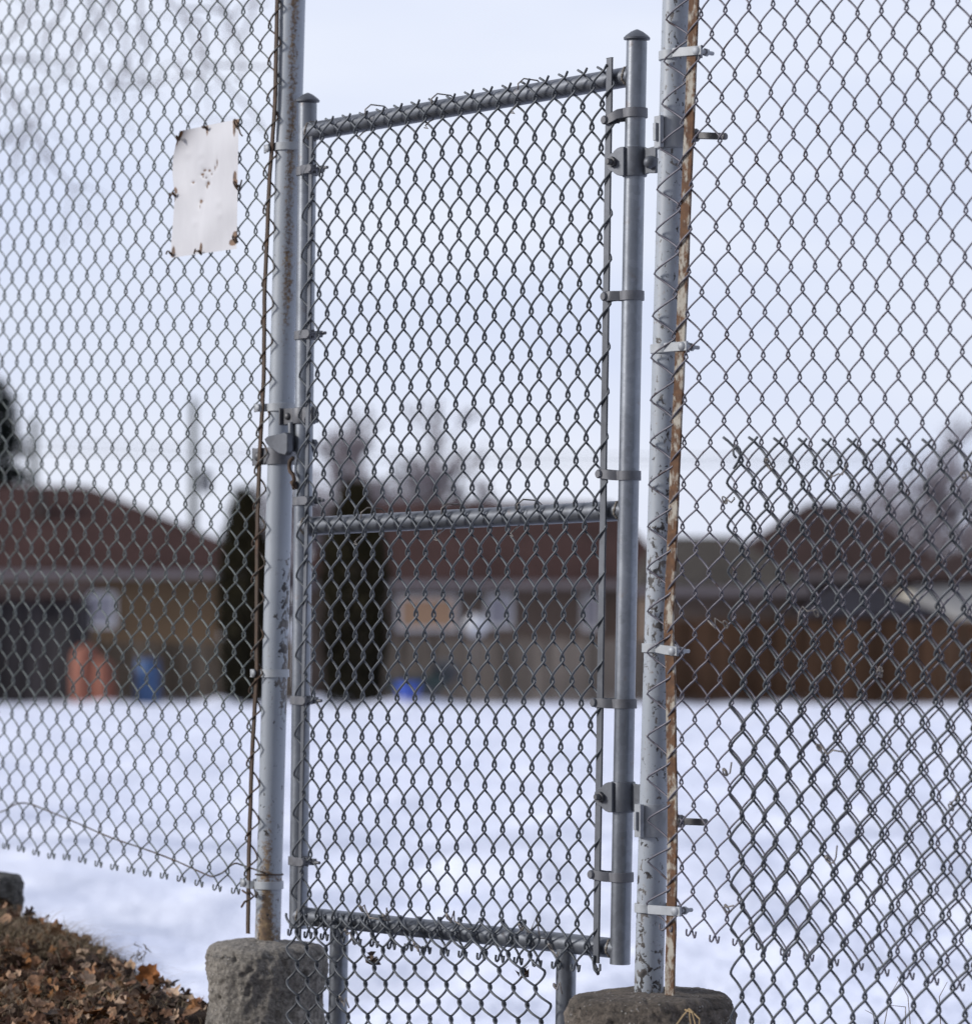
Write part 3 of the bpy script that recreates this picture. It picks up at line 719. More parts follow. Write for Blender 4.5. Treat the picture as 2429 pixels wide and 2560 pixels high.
for px, py, l in ((1401, 965, .03), (1403, 1205, .035), (1485, 893, .015), (1603, 915, .04), (1578, 1183, .05), (1402, 1492, .03), (1583, 1443, .06), (1405, 1755, .04), (1600, 1660, .05), (1862, 918, .03), (1838, 1558, .03), (1700, 1300, .02)):
    mb = MB(); mb.tube(curl_tie(at(px, py, RIGHT, .037), dR*random.choice((1, -1)), nR, 1.1, l), .0016, 6); sub(mb, 'tie_wire', M['tie'], rp_, smooth=True)

# ================================================================== FOOTINGS
def footing(px, py, pl, r, label, depth=.5, dome=.016, seed=0, mat='conc'):
    c = at(px, py, pl, POFF); mb = MB(); seg = 240
    prof = [(0.012, dome)]+[(r*t, dome*(1-t**1.6)) for t in np.linspace(.12, .88, 9)]+[(r*.93, -.001), (r*.965, -.005), (r*.99, -.011), (r, -.019)]+[(r*(1.0+.035*math.sin(i*.17)), -.014-depth*i/130) for i in range(1, 131)]
    for i, (rr, h) in enumerate(prof):
        for k in range(seg):
            t = 2*math.pi*k/seg; q = Vector((math.cos(t)*rr, math.sin(t)*rr, h))
            dn = .010*noise.noise(q*7+Vector((seed, 0, 0)))+.005*noise.noise(q*24+Vector((0, seed, 0)))+.004*noise.noise(q*60)+.003*noise.noise(q*130)-.020*max(0, noise.noise(q*20+Vector((3, seed, 1)))-.22)-.022*max(0, noise.noise(q*48+Vector((7, seed, 1)))-.3)
            if h < -.008: rr2 = 1+dn/r*1.0; q.x *= rr2; q.y *= rr2
            else: q.z += dn*.5; e = 1+.6*dn/r; q.x *= e; q.y *= e
            mb.v.append(tuple(c+q))
    for i in range(len(prof)-1):
        for k in range(seg):
            k2 = (k+1) % seg; mb.f.append((i*seg+k, (i+1)*seg+k, (i+1)*seg+k2, i*seg+k2))
    mb.f.append(tuple(range(seg)))
    o = mb.build('concrete_footing', M[mat], smooth=True, origin=c-Vector((0, 0, depth)))
    return tag(o, label, 'footing', 'concrete post footings')
footing(514, 1826, LEFT, .130, 'round grey concrete footing under the rust-streaked left gate post', seed=1)
footing(1255, 1922, RIGHT, .154, 'dark stained concrete footing under the chipped right gate post', seed=5, dome=.010, mat='conc2')
footing(-64, 1690, LEFT, .138, 'mossy concrete footing at the left edge above the dry leaves', seed=11, dome=.004, mat='conc3')

# ================================================================== LEAVES AND DRY GRASS
def leaf_shape(size, lobes=True):
    pts = []
    n = 22 if lobes else 12
    for i in range(n):
        a = 2*math.pi*i/n
        if lobes:
            r = .52+.36*abs(math.cos(2.5*(a-math.pi/2)))**.8+.10*(i % 2)-.05
            if abs(((a+math.pi/2+math.pi) % (2*math.pi))-math.pi) < .3: r *= .45
        else: r = .42+.5*abs(math.sin(a))*.9
        r *= random.uniform(.85, 1.12); pts.append((r*math.cos(a)*size*.5, r*math.sin(a)*size*.5))
    return pts
def add_leaf(mb, p, size, nrm, col, curl, lobes=True):
    q = nrm.to_track_quat('Z', 'Y').to_matrix()@Matrix.Rotation(random.uniform(0, 6.28), 3, 'Z')
    pts = leaf_shape(size, lobes); c1, c2 = random.uniform(-curl, curl), random.uniform(.2, 1)*curl
    def lift(x, y): return (c2*x*x+c1*y*y+.6*c1*x*y)/size*2+random.uniform(-.03, .03)*size
    n = len(pts); vs = [p+q@Vector((x, y, lift(x, y))) for x, y in pts]; ins = [p+q@Vector((x*.5, y*.5, lift(x*.5, y*.5)+.01*size)) for x, y in pts]
    vs += ins+[p+q@Vector((0, 0, 0))]
    fs = [(i, (i+1) % n, n+(i+1) % n, n+i) for i in range(n)]+[(n+i, n+(i+1) % n, 2*n) for i in range(n)]
    mb.add(vs, fs, col)
LC = [(.10, .055, .036), (.13, .07, .042), (.065, .038, .027), (.17, .10, .062), (.24, .16, .115), (.085, .048, .035), (.27, .205, .165), (.16, .075, .032), (.045, .03, .023), (.035, .024, .02)]
mb = MB()
for i in range(9500):
    px = random.uniform(-330, 520); t = random.uniform(-.12, 1.6)
    if t < .12 and random.random() < .6: continue
    p = bank_pt(px, t)+Vector((0, 0, random.uniform(.0, .030)))
    nr = Vector((random.gauss(0, .7), random.gauss(-.35, .7), 1)).normalized()
    c = random.choice(LC); k = random.uniform(.9, 2.1); k2 = random.uniform(1, 1.12); c = (c[0]*k2, c[1], c[2]*.88); add_leaf(mb, p, random.uniform(.018, .056), nr, tuple(x*k for x in c), random.uniform(.2, 1.1), random.random() < .65)
tag(mb.build('leaf_litter', M['leaf']), 'brown fallen leaves covering the bank below the left fence', 'dead leaves', kind='stuff')
mb = MB()
def blade(mb, p, L, lean, w, col, droop=.6):
    d = Vector((math.cos(lean[0]), math.sin(lean[0]), 0)); sd_ = Vector((-d.y, d.x, 0))
    vs = []; fs = []; n = 5
    for i in range(n+1):
        t = i/n; q = p+d*(L*lean[1]*t*t+L*.2*t)+UP*(L*(t-droop*t*t)); ww = w*(1-t*.8)
        vs += [q-sd_*ww, q+sd_*ww]
        if i: fs.append((2*i-2, 2*i-1, 2*i+1, 2*i))
    mb.add(vs, fs, col)
GC = [(.36, .27, .17), (.30, .22, .13), (.42, .33, .22), (.24, .17, .10), (.20, .15, .085)]
for i in range(12000):
    if random.random() < .5: px = random.uniform(-120, 200); t = random.gauss(-.06, .10)
    else: px = random.uniform(-120, 420); t = random.uniform(-.2, .8)
    if noise.noise((px*.012, t*3, 9)) < -.18 and random.random() < .85: continue
    p = bank_pt(px, t)+Vector((0, 0, -.004+(.02 if t > .1 else 0))); c = random.choice(GC); k = random.uniform(.6, 1.1)
    hgt = random.uniform(.03, .12)*(1.15 if 40 < px < 190 else .6)
    blade(mb, p, hgt, (random.uniform(0, 6.28), random.uniform(.2, 1.5)), random.uniform(.0006, .0013), tuple(x*k for x in c), random.uniform(.5, 1.0))
tag(mb.build('dry_grass', M['grass']), 'tan dead grass tangled along the crest of the leafy bank', 'grass', kind='stuff')
def single_leaf(name, label, px, t, size, nr, col, lift=.03, lobes=True, curl=.6):
    mb = MB(); p = bank_pt(px, t)+Vector((0, 0, lift)); random.seed(int(px)); add_leaf(mb, p, size, Vector(nr).normalized(), col, curl, lobes)
    b = p-Vector((0, 0, lift)); mb.tube([p, p.lerp(b, .5)+Vector((.004, 0, 0)), b], .0012, 5, col=col)
    tag(mb.build(name, M['leaf'], origin=b, smooth=True), label, 'leaf', 'single leaves on the bank')
single_leaf('maple_leaf', 'upright orange-brown maple leaf on the bank rim near the left footing', 288, .0, .068, (-.2, -1, .25), (.27, .10, .028), .032)
single_leaf('maple_leaf', 'pale tan curled leaf lying beside the upright maple leaf', 306, .06, .04, (.3, -.8, .6), (.36, .24, .17), .008, False)
single_leaf('dead_leaf', 'whitish dry leaf on the bank slope below the upright maple leaf', 214, .35, .05, (.2, -.7, .8), (.47, .40, .36), .022, False)
single_leaf('dead_leaf', 'white papery leaf at the bottom edge left of the footing', 268, .95, .055, (.1, -.6, .9), (.52, .48, .44), .03, False)
single_leaf('maple_leaf', 'large folded tan leaf in the middle of the leafy bank', 128, .42, .075, (-.3, -.9, .5), (.31, .175, .105), .03, True, 1.2)
def weed(px, hgt, label):
    p = bank_pt(px, -.05); mb = MB(); col = (.16, .13, .10)
    st = [p+Vector((.012*t*t*(1 if px > 200 else -1), 0, hgt*t)) for t in np.linspace(0, 1, 7)]
    mb.tube(st, [.0011*(1-.6*i/6) for i in range(7)], 5, col=col)
    for i in range(5):
        b = st[random.choice((4, 5, 6))]+Vector((random.gauss(0, .006), random.gauss(0, .004), random.gauss(0, .012)))
        mb.tube([b, b+Vector((random.gauss(0, .006), 0, -.006)), b+Vector((random.gauss(0, .008), 0, -.014))], [.0008, .0016, .0006], 5, col=col)
    tag(mb.build('weed_stalk', M['grass'], origin=p), label, 'dry weed', 'dry weeds on the bank')
random.seed(3); weed(236, .085, 'dry seed-headed weed standing tallest on the bank rim'); weed(222, .075, 'thin leaning weed with drooping seeds beside the tallest weed')
mb = MB(); p = at(1330, 1985, RIGHT, .13)
for x0, y0, x1, y1, x2, y2 in ((1298, 1990, 1318, 1962, 1330, 1948), (1335, 1990, 1331, 1962, 1331, 1950), (1322, 1950, 1336, 1956, 1345, 1990), (1330, 1948, 1350, 1968, 1349, 1990)):
    mb.tube([at(x0, y0, RIGHT, .13), at(x1, y1, RIGHT, .135), at(x2, y2, RIGHT, .13)], .0014, 5, col=(.40, .29, .16))
tag(mb.build('straw', M['grass'], origin=at(1325, 1990, RIGHT, .13)), 'bent yellow straw in front of the dark right footing', 'straw')
mb = MB()
for i in range(5):
    px = random.uniform(1690, 1830); b = at(px, random.uniform(1990, 2030), RIGHT, -.9); tip = at(px+random.uniform(-60, 40), random.uniform(1880, 1960), RIGHT, -.9+random.uniform(-.1, .1))
    m_ = b.lerp(tip, .6)+Vector((random.gauss(0, .015), 0, .02)); mb.tube([b, m_, tip], [.0012, .001, .0006], 5, col=(.22, .17, .12))
tag(mb.build('grass_tuft', M['grass'], origin=at(1760, 2010, RIGHT, -.9)), 'sparse brown grass stalks behind the thick mesh panel at lower right', 'grass')

# ================================================================== BEYOND THE FIELD
def wallbox(mb, x0, x1, z0, z1, y0, y1): mb.box((x0, y0, z0), (x1-x0, 0, 0), (0, y1-y0, 0), (0, 0, z1-z0))
def house(label, Y, x0, x1, rx0, rx1, yr, ye, depth, wallm, roofm, openings=(), chimney=None, fascia=True, over=.4, cat='house', name='house'):
    L0, L1 = far(x0, ye, Y).x, far(x1, ye, Y).x; ze = far(0, ye, Y).z; zr = far(0, yr, Y+depth/2).z
    r0, r1 = far(rx0, yr, Y+depth/2).x, far(rx1, yr, Y+depth/2).x
    h = thing(name, label, cat, ((L0+L1)/2, Y, 0))
    mb = MB(); wallbox(mb, L0+over, L1-over, -.3, ze, Y+over, Y+depth-over); sub(mb, 'wall', wallm, h)
    e = [(L0, Y, ze), (L1, Y, ze), (L1, Y+depth, ze), (L0, Y+depth, ze)]; t = .16
    rg = [(r0, Y+depth/2, zr), (r1, Y+depth/2, zr)]
    vs = e+rg+[(x, y, z-t) for x, y, z in e]
    mb = MB(); mb.add(vs, [(0, 1, 5, 4), (1, 2, 5), (2, 3, 4, 5), (3, 0, 4), (0, 6, 7, 1), (1, 7, 8, 2), (2, 8, 9, 3), (3, 9, 6, 0), (6, 9, 8, 7)])
    rf_ = sub(mb, 'roof', roofm, h)
    if fascia:
        mb = MB(); wallbox(mb, L0-.06, L1+.06, ze-.22, ze-.02, Y-.12, Y-.01); sub(mb, 'gutter', GUT, h)
    if chimney:
        a, b, yt, cm = chimney; mb = MB(); wallbox(mb, far(a, 0, Y+depth*.3).x, far(b, 0, Y+depth*.3).x, ze, far(0, yt, Y+depth*.3).z, Y+depth*.3, Y+depth*.3+.6); sub(mb, 'chimney', cm, rf_)
    for kind, a, b, yt, yb, m_ in openings:
        xa, xb, zt, zb = far(a, 0, Y).x, far(b, 0, Y).x, far(0, yt, Y).z, far(0, yb, Y).z
        mb = MB(); fw = .09; yy = Y+over-.06
        for q in ((xa-fw, xa, zb-fw, zt+fw), (xb, xb+fw, zb-fw, zt+fw), (xa, xb, zt, zt+fw), (xa, xb, zb-fw, zb)): wallbox(mb, q[0], q[1], q[2], q[3], yy-.03, yy+.05)
        o = sub(mb, kind, M['white'], h)
        mb = MB(); wallbox(mb, xa, xb, zb, zt, yy+.012, yy+.04); sub(mb, 'pane' if kind == 'window' else 'panel', m_, o)
    return h
GUT = simple('eave_trim', (.19, .165, .175), .7, 0, .1, 1)
RB = shingles('brown_shingles', (.060, .034, .031)); RG = shingles('grey_shingles', (.075, .066, .058)); RD = shingles('dark_shingles', (.048, .030, .027)); RS = shingles('slate_shingles', (.036, .034, .042))
WT = simple('tan_wall', (.17, .115, .07), .9, 0, .15, 1); WG = simple('taupe_wall', (.15, .115, .095), .9, 0, .15, 1); WC = simple('cream_wall', (.74, .70, .62), .8, 0, .06, 1)
WD = simple('dark_brick', (.085, .065, .06), .9, 0, .25, 3); PEACH = simple('peach_door', (.50, .31, .19), .7, 0, .06, 1); LAV = simple('curtain_glass', (.34, .33, .38), .3, 0, .1, 1)
house('brown hip-roofed house on the left behind the dark shed', 94, -330, 556, -130, 168, 938, 1100, 10, WT, RB, [('window', 168, 215, 1150, 1205, LAV), ('window', 20, 52, 1135, 1180, simple('amber_glass', (.32, .21, .09), .4)), ('door', 428, 446, 1130, 1300, LAV)], (66, 88, 950, WD))
house('long maroon-roofed house in the middle with a peach garage door', 95, 560, 1310, 690, 1180, 970, 1120, 10, WG, RB, [('garage_door', 772, 876, 1156, 1212, PEACH), ('window', 945, 984, 1154, 1206, LAV), ('window', 1130, 1153, 1154, 1212, LAV)])
house('low grey-roofed garage between the middle house and the dark hip roof', 90, 1225, 1560, 1270, 1420, 1036, 1132, 7, WG, RG, [], None, True, .3, 'garage', 'garage')
house('dark brown hip-roofed house above the wooden fence on the right', 99, 1375, 1850, 1560, 1640, 972, 1105, 10, WD, RD)
house('white-walled house at the right edge behind the wooden fence', 93, 1735, 2250, 1900, 2100, 1050, 1118, 8, WC, RD, fascia=False)
house('small slate-roofed shed in front of the white-walled house', 87.5, 1555, 1830, 1600, 1700, 1136, 1188, 4, WD, RS, [], None, False, .2, 'shed', 'shed')

def wood_fence(label, Y, x0, x1, yt, mat, posts=6, name='wooden_fence'):
    a, b = far(x0, yt, Y), far(x1, yt, Y); f = thing(name, label, 'fence', ((a.x+b.x)/2, Y, 0))
    mb = MB(); x = a.x; i = 0
    while x < b.x:
        dz = .02*math.sin(i*2.3); mb.box((x, Y, -.2), (.138, 0, 0), (0, .025, 0), (0, 0, a.z+.2+dz)); x += .145; i += 1
    sub(mb, 'boards', mat, f)
    mb = MB(); wallbox(mb, a.x, b.x, a.z-.3, a.z-.2, Y+.03, Y+.08); wallbox(mb, a.x, b.x, .3, .4, Y+.03, Y+.08); sub(mb, 'stringer', mat, f)
    for k in range(posts):
        xx = a.x+(b.x-a.x)*k/(posts-1); mb = MB(); wallbox(mb, xx-.06, xx+.06, -.3, a.z+.08, Y+.085, Y+.2); sub(mb, 'post', mat, f)
    return f
wood_fence('long red-brown board fence at the right edge of the snow', 84.5, 1285, 2150, 1196, planks('brown_boards', (.078, .043, .025)), 5)
wood_fence('taupe board fence in front of the middle house', 85.5, 738, 1268, 1236, planks('taupe_boards', (.22, .185, .155)), 5)
wood_fence('tan board fence between the dark shed and the first cedar', 86.5, 150, 560, 1240, planks('tan_boards', (.21, .165, .12)), 4)
sh = thing('shed', 'dark charcoal shed at the left edge of the snow', 'shed', far(20, 1360, 85)); sh.location.z = 0
a, b = far(-240, 1150, 85), far(150, 1150, 85)
mb = MB(); wallbox(mb, a.x, b.x, -.2, a.z-.1, 85, 88); sub(mb, 'wall', planks('charcoal_boards', (.045, .04, .042), .2), sh)
mb = MB(); mb.prism([(a.x-.15, 84.8, a.z-.1), (a.x-.15, 88.2, a.z+.25), (a.x-.15, 88.2, a.z+.35), (a.x-.15, 84.8, a.z)], (b.x-a.x+.3, 0, 0)); sub(mb, 'roof', RD, sh)
mb = MB(); wallbox(mb, far(95, 0, 85).x, far(135, 0, 85).x, 0, 1.9, 84.95, 84.99); sub(mb, 'door', planks('shed_door', (.055, .05, .05), .15), sh)

# yard things
def lumpy(prof, c, seg, amp, sc, seed):
    mb = MB(); mb.lathe(prof, c, seg); c = Vector(c)
    mb.v = [tuple(Vector(v)+(Vector(v)-c)*Vector((1, 1, .3))*amp*noise.noise(Vector(v)*sc+Vector((seed, 0, 0)))) for v in mb.v]
    return mb
OR = simple('salmon_plastic', (.23, .085, .055), .8, 0, .15, 2)
t = thing('playhouse', 'salmon-orange plastic play tower beside the dark shed', 'play tower', far(182, 1352, 84)); t.location.z = 0
c = far(168, 1352, 84); mb = lumpy([(.30, 0), (.34, .1), (.36, .7), (.33, 1.15), (.2, 1.32), (.05, 1.36)], (c.x, 84, 0), 18, .2, 2, 1); sub(mb, 'tower', OR, t, smooth=True)
c = far(206, 1352, 84); mb = lumpy([(.22, 0), (.25, .08), (.24, .6), (.20, .95), (.1, 1.05)], (c.x, 83.7, 0), 16, .3, 2, 5); sub(mb, 'slide', OR, t, smooth=True)
BL_ = simple('blue_plastic', (.055, .11, .235), .7, 0, .1, 2)
t = thing('barrel', 'bright blue plastic barrel standing in front of the tan fence', 'barrel', far(285, 1350, 84)); t.location.z = 0
c = t.location; mb = MB(); mb.lathe([(.24, 0), (.27, .03), (.28, .3), (.295, .32), (.295, .36), (.28, .38), (.28, .65), (.295, .67), (.295, .71), (.28, .73), (.26, .93), (.24, .95)], c, 24); sub(mb, 'body', BL_, t, smooth='auto')
mb = MB(); mb.lathe([(.25, .95), (.27, .955), (.27, 1.0), (.22, 1.01)], c, 24); sub(mb, 'lid', BL_, t, smooth='auto')
t = thing('barbecue', 'black kettle barbecue on legs beside the taupe fence', 'barbecue', far(858, 1350, 84)); t.location.z = 0; c = t.location
mb = MB(); mb.lathe([(.08, .42), (.24, .5), (.31, .66), (.32, .72)], c, 24); sub(mb, 'bowl', M['bolt'], t, smooth=True)
mb = MB(); mb.lathe([(.325, .725), (.30, .85), (.18, .97), (.03, 1.0)], c, 24); sub(mb, 'lid', M['bolt'], t, smooth=True)
for k in range(3):
    a = k*2.1+.4; mb = MB(); mb.tube([c+Vector((.2*math.cos(a), .2*math.sin(a), .5)), c+Vector((.33*math.cos(a), .33*math.sin(a), 0))], .02, 8); sub(mb, 'leg', M['bolt'], t)
t = thing('garden_cart', 'dark green garden cart with a blue tub on the snow near the second cedar', 'cart', far(800, 1350, 83.6)); t.location.z = 0; c = t.location
GR = simple('dark_green', (.035, .06, .055), .5, 0, .2, 3)
mb = MB(); q = [(-.55, .25), (.62, .35), (.72, .68), (-.62, .55)]; mb.prism([(c.x+x, c.y-.3, z) for x, z in q], (0, .6, 0)); sub(mb, 'tray', GR, t)
mb = MB(); mb.lathe([(.18, .0), (.22, .04), (.27, .30), (.29, .32), (.29, .36)], (c.x-.10, c.y-1.9, .16), 20); sub(mb, 'tub', simple('royal_blue', (.04, .09, .42), .4, 0, .1, 2), t, smooth='auto')
for s in (-.34, .3):
    mb = MB(); mb.lathe([(.05, -.03), (.19, -.03), (.21, 0), (.19, .03), (.05, .03)], (c.x+.35, c.y+s, .2), 20, (0, 1, 0)); sub(mb, 'wheel', M['bolt'], t, smooth='auto')
# round white dish standing on the taupe fence line
c = far(918, 1208, 84.9); t = thing('satellite_dish', 'round white dish on a mast above the taupe fence', 'dish', (c.x, 84.9, 0))
mb = MB(); mb.lathe([(.02, .10), (.12, .085), (.20, .04), (.255, 0), (.265, -.005), (.20, .02), (.12, .065), (.02, .08)], c, 28, (.1, -1, .15)); sub(mb, 'dish', M['white'], t, smooth=True)
mb = MB(); mb.tube([(c.x, 85.0, -.1), (c.x, 85.0, c.z)], .03, 10); sub(mb, 'mast', M['galv2'], t)

# low heaps of snow along the fences
def heap(name, px, Y, rx, ry, h, label, sd_):
    c = far(px, 1350, Y); mb = MB(); n, m_ = 28, 10
    for j in range(m_+1):
        for i in range(n):
            a = 2*math.pi*i/n; r = j/m_; q = Vector((math.cos(a)*r*rx, math.sin(a)*r*ry, 0)); z = h*(1-r*r)**1.3*(1+.4*noise.noise(q*1.6+Vector((sd_, 0, 0))))-.05*r
            mb.v.append((c.x+q.x, Y+q.y, z))
    mb.f = [(j*n+i, (j+1)*n+i, (j+1)*n+(i+1) % n, j*n+(i+1) % n) for j in range(m_) for i in range(n)]
    tag(mb.build(name, M['snow'], smooth=True, origin=(c.x, Y, 0)), label, 'snow heap', 'snow heaps along the yards')
heap('snow_heap', 420, 83, .8, .8, .17, 'small snow heap at the foot of the first cedar', 2)
heap('snow_heap', 800, 82.0, 1.6, .7, .17, 'long low snow heap before the green garden cart', 7)
heap('snow_heap', 200, 83, 1.2, .8, .10, 'flat snow heap below the orange play tower', 13)

# trees
def cedar(px, Y, yt, w, label, seed):
    random.seed(seed); b = far(px, 1360, Y); top = far(px, yt, Y).z; t = thing('cedar', label, 'cedar', (b.x, Y, 0), 'dark columnar cedars')
    mb = MB(); mb.tube([(b.x, Y, -.2), (b.x, Y, top*.8)], [.14, .03], 8); sub(mb, 'trunk', M['bark'], t)
    mb = MB()
    for i in range(5200):
        z = top*random.random()**.9; f = z/top; rr = w*(.82+.25*math.sin(f*3.0))*(1-.75*max(0, f-.72)/.28)*(1+.18*noise.noise((z*2, seed, i % 7)))
        a = random.uniform(0, 6.283); r = rr*math.sqrt(random.uniform(.25, 1)); p = Vector((b.x+r*math.cos(a), Y+r*math.sin(a), z))
        o = Vector((math.cos(a), math.sin(a), random.uniform(.8, 2.4))).normalized(); s = Vector((random.gauss(0, 1), random.gauss(0, 1), random.gauss(0, .4))).normalized()
        L = random.uniform(.10, .26); ww = random.uniform(.03, .07); k = random.uniform(.5, 1.3)
        mb.add([p-s*ww, p+s*ww, p+o*L+s*ww*.5, p+o*L-s*ww*.5], [(0, 1, 2, 3)], (.020*k*(1+.6*f), .0165*k*(1+.5*f), .0075*k))
    sub(mb, 'crown', M['foliage'], t)
cedar(472, 83.5, 955, .50, 'narrow dark cedar seen beside the left gate post', 4)
cedar(684, 83.2, 940, .68, 'broad dark cedar seen through the left half of the gate', 8)
def bare_tree(px, Y, hpx, label, seed, spread=1.0, n0=7, depth=5, trunk=.16, lean=0, droop=0, twig=.008, base=None, group='bare winter trees', cat='tree'):
    random.seed(seed); b = far(px, 1360, Y); top = far(px, hpx, Y).z; t = thing('bare_tree', label, cat, (b.x, Y, 0), group)
    tr = MB(); cr = MB()
    def grow(p, d, L, r, lv):
        n = 4; pts = [p]; q = p
        for i in range(n):
            d = (d+Vector((random.gauss(0, .13), random.gauss(0, .13), random.gauss(.03, .1)-droop*(depth-lv)*.05))).normalized(); q = q+d*(L/n); pts.append(q)
        (tr if lv >= depth else cr).tube(pts, [max(twig, r*(1-.45*i/n)) for i in range(n+1)], 6 if lv > 2 else 4)
        if lv <= 0: return
        for i in range(random.choice((3, 4, 4)) if lv < depth else n0):
            k = random.randint(1, n) if lv < depth else random.randint(2, n)
            a = random.uniform(0, 6.28); s = Vector((math.cos(a), math.sin(a), random.uniform(-.1, .7))).normalized()
            grow(pts[k], (d*.75+s*.75*spread).normalized(), L*random.uniform(.52, .74), max(twig, r*.55), lv-1)
    grow(Vector((b.x, Y, -.2)), Vector((lean, 0, 1)).normalized(), top*.42, trunk, depth)
    sub(tr, 'trunk', M['bark'], t, smooth=True); sub(cr, 'crown', M['twig'], t)
bare_tree(690, 112, 790, 'rounded bare tree behind the second cedar', 21, 1.0, 9, 5, .24, twig=.024)
bare_tree(880, 118, 735, 'tall ragged bare tree behind the middle house', 5, .8, 9, 5, .24, twig=.026)
bare_tree(790, 120, 850, 'low bushy bare tree between the two taller bare trees', 33, 1.1, 8, 5, .22, twig=.024)
bare_tree(980, 121, 860, 'small bare tree right of the tall ragged one', 61, 1.0, 6, 4, .16, twig=.03)
bare_tree(1790, 114, 770, 'spreading bare tree behind the houses at the right edge', 27, 1.05, 7, 5, .22, twig=.014)
bare_tree(1885, 108, 800, 'bare tree partly cut off by the right edge of the picture', 18, 1.0, 7, 5, .2, twig=.014)
bare_tree(1715, 119, 860, 'low bare tree peeking over the dark hip roof', 29, 1.0, 6, 4, .16, twig=.02)
bare_tree(530, 116, 950, 'short bare tree peeking over the first cedar', 40, 1.0, 6, 4, .15, twig=.022)
def spruce(px, Y, yt, label, seed):
    random.seed(seed); b = far(px, 1360, Y); top = far(px, yt, Y).z; t = thing('spruce', label, 'spruce', (b.x, Y, 0))
    mb = MB(); mb.tube([(b.x, Y, -.2), (b.x, Y, top)], [.2, .02], 8); sub(mb, 'trunk', M['bark'], t)
    mb = MB()
    z = 1.0
    while z < top:
        R0 = 2.6*(1-z/top)**.8+.12
        for k in range(9):
            a = random.uniform(0, 6.28); L = R0*random.uniform(.65, 1.1)
            for i in range(26):
                f = random.random()**.7; p = Vector((b.x+L*f*math.cos(a), Y+L*f*math.sin(a), z-.25*L*f*f+random.gauss(0, .05)))
                o = Vector((math.cos(a)+random.gauss(0, .7), math.sin(a)+random.gauss(0, .7), random.gauss(-.2, .4))).normalized(); s = Vector((random.gauss(0, 1), random.gauss(0, 1), random.gauss(0, 1))).normalized()*.10
                k2 = random.uniform(.5, 1.3); mb.add([p-s, p+s, p+o*.42], [(0, 1, 2)], (.028*k2, .036*k2, .032*k2))
        z += .34
    sub(mb, 'crown', M['foliage'], t)
spruce(-12, 104, 735, 'dark green spruce at the left edge behind the left house', 3)
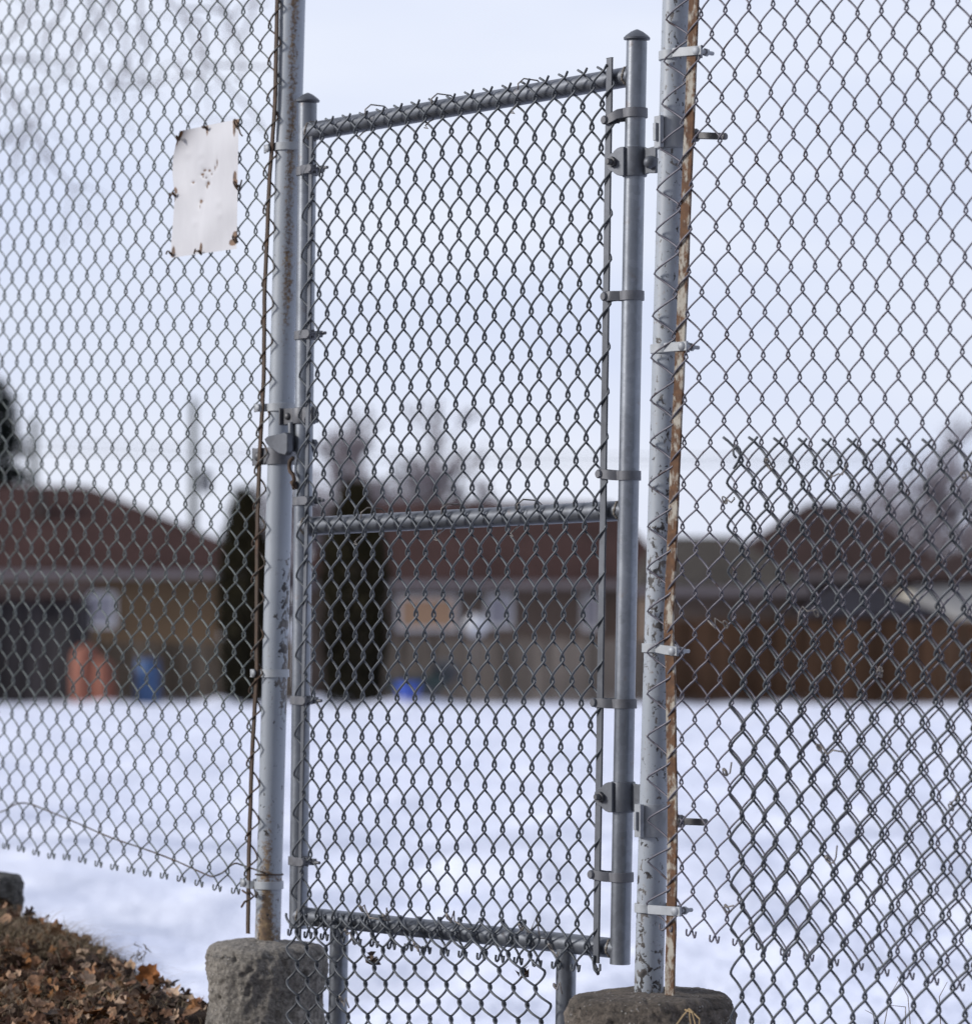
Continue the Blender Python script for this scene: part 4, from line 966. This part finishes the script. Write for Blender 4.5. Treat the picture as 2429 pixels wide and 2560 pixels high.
# near tree whose bare twigs hang into the upper left
def hanging_tree():
    Y = 30; b = far(-430, 1600, Y); t = thing('bare_tree', 'near bare tree whose pale blurred branches hang into the upper left', 'tree', (b.x, Y, 0), 'bare winter trees')
    tr = MB(); tr.tube([(b.x, Y, -.2), tuple(far(-415, 700, Y)), tuple(far(-440, 100, Y)), tuple(far(-400, -330, Y)), tuple(far(-360, -700, Y))], [.24, .2, .16, .12, .06], 12)
    limbs = [[(-430, -60), (-250, -190), (0, -210), (200, -160), (420, -120), (560, -80)], [(-430, 300), (-300, 150), (-160, 120), (-40, 130), (0, 160)], [(-400, -300), (-150, -380), (150, -330), (430, -260)]]
    for l in limbs:
        n = len(l); tr.tube([far(x, y, Y) for x, y in l], [.085*(1-.75*i/n) for i in range(n)], 8)
    sub(tr, 'trunk', M['bark'], t, smooth=True)
    br = [[(640, -560), (740, 0), (830, 200), (850, 400), (905, 530)], [(1050, -480), (1130, 0), (1200, 60), (1290, 250), (1380, 420), (1560, 620), (1700, 760), (1780, 900)], [(1250, 120), (1350, 160), (1370, 400), (1340, 560), (1300, 700)],
          [(1200, 60), (1400, 60), (1560, 100), (1620, 40), (1800, 20)], [(560, -640), (600, -100), (640, 100), (720, 230), (760, 300)], [(640, 380), (680, 430), (760, 560), (880, 580), (1050, 540), (1110, 470)], [(900, -560), (950, 200), (1000, 300), (940, 480), (1000, 560)],
          [(-140, 420), (0, 560), (100, 680), (200, 840), (280, 960), (340, 1100), (420, 1180), (500, 1260), (570, 1230)], [(-140, 560), (0, 950), (120, 860), (250, 800), (300, 640)], [(1380, 430), (1600, 440), (1830, 450)], [(1180, 420), (1250, 500), (1380, 500)], [(1440, -420), (1500, 60), (1560, 200), (1620, 420), (1600, 560)],
          [(-140, 420), (0, 400), (150, 390), (300, 400), (480, 440)], [(300, -640), (260, -100), (160, 100), (90, 230), (0, 300)], [(400, -660), (430, 0), (330, 200), (300, 350)], [(850, 400), (800, 520), (690, 640)], [(1690, -380), (1700, 20), (1640, 200), (1590, 330)], [(200, 840), (120, 1000), (90, 1200)], [(760, -560), (700, 60), (560, 220), (480, 420), (470, 560)]]
    cr = MB(); random.seed(9)
    def spl(P):
        out = []
        for i in range(len(P)-1):
            a, b_, c, e = P[max(0, i-1)], P[i], P[i+1], P[min(len(P)-1, i+2)]
            for j in range(5):
                q = j/5; out.append(.5*((2*b_)+(c-a)*q+(2*a-5*b_+4*c-e)*q*q+(3*b_-a-3*c+e)*q**3))
        return out+[P[-1]]
    for l in br:
        y0 = Y+random.uniform(-1.2, 1.2); P = spl([far(x/3.47, y/3.47, y0) for x, y in l]); n = len(P)
        cr.tube(P, [.012*(1-.5*i/n) for i in range(n)], 6)
        for k in range(int(n*.22)):
            q = P[random.randint(n//4, n-1)]; d = Vector((random.gauss(0, .3), random.gauss(0, .2), random.gauss(-.08, .2))); (q.x+d.x < -1.95) and cr.tube(spl([q, q+d*.5+Vector((0, 0, .03)), q+d]), .004, 4)
    sub(cr, 'crown', M['twig'], t)
hanging_tree()

# utility poles and lines
def upole(px, Y, yt, label, seed, box=None):
    b = far(px, 1350, Y); top = far(px, yt, Y).z; t = thing('utility_pole', label, 'pole', (b.x, Y, 0), 'utility poles behind the houses')
    mb = MB(); mb.tube([(b.x, Y, -.3), (b.x, Y, top*.5), (b.x, Y, top)], [.16, .14, .11], 12); sub(mb, 'shaft', M['pole'], t, smooth='auto')
    if box:
        c = far(box[0], box[1], Y); mb = MB(); mb.lathe([(.18, -.35), (.2, -.32), (.2, .3), (.17, .36), (.05, .4)], (c.x, Y, c.z), 16); sub(mb, 'transformer', M['galv2'], t, smooth='auto')
        mb = MB(); mb.box((b.x, Y-.04, c.z+.1), (c.x-b.x, 0, 0), (0, .08, 0), (0, 0, .08)); sub(mb, 'bracket', M['galv2'], t)
    return t
upole(373, 122, 770, 'taller utility pole with a transformer, above the left house roof end', 1, (396, 930))
upole(66, 122, 808, 'shorter utility pole beside the spruce at left', 2)
for ya, yb, lab in ((852, 872, 'upper power line strung across the sky behind the gate'), (872, 884, 'lower power line just below the upper one')):
    A = far(-300, ya-14, 122.5); B = far(2300, yb+4, 122.5); mb = MB()
    mb.tube([A.lerp(B, t_/30)-UP*(.35*math.sin(math.pi*t_/30)) for t_ in range(31)], .018, 6)
    tag(mb.build('power_line', M['galv2'], origin=A, smooth=True), lab, 'power line', 'power lines')
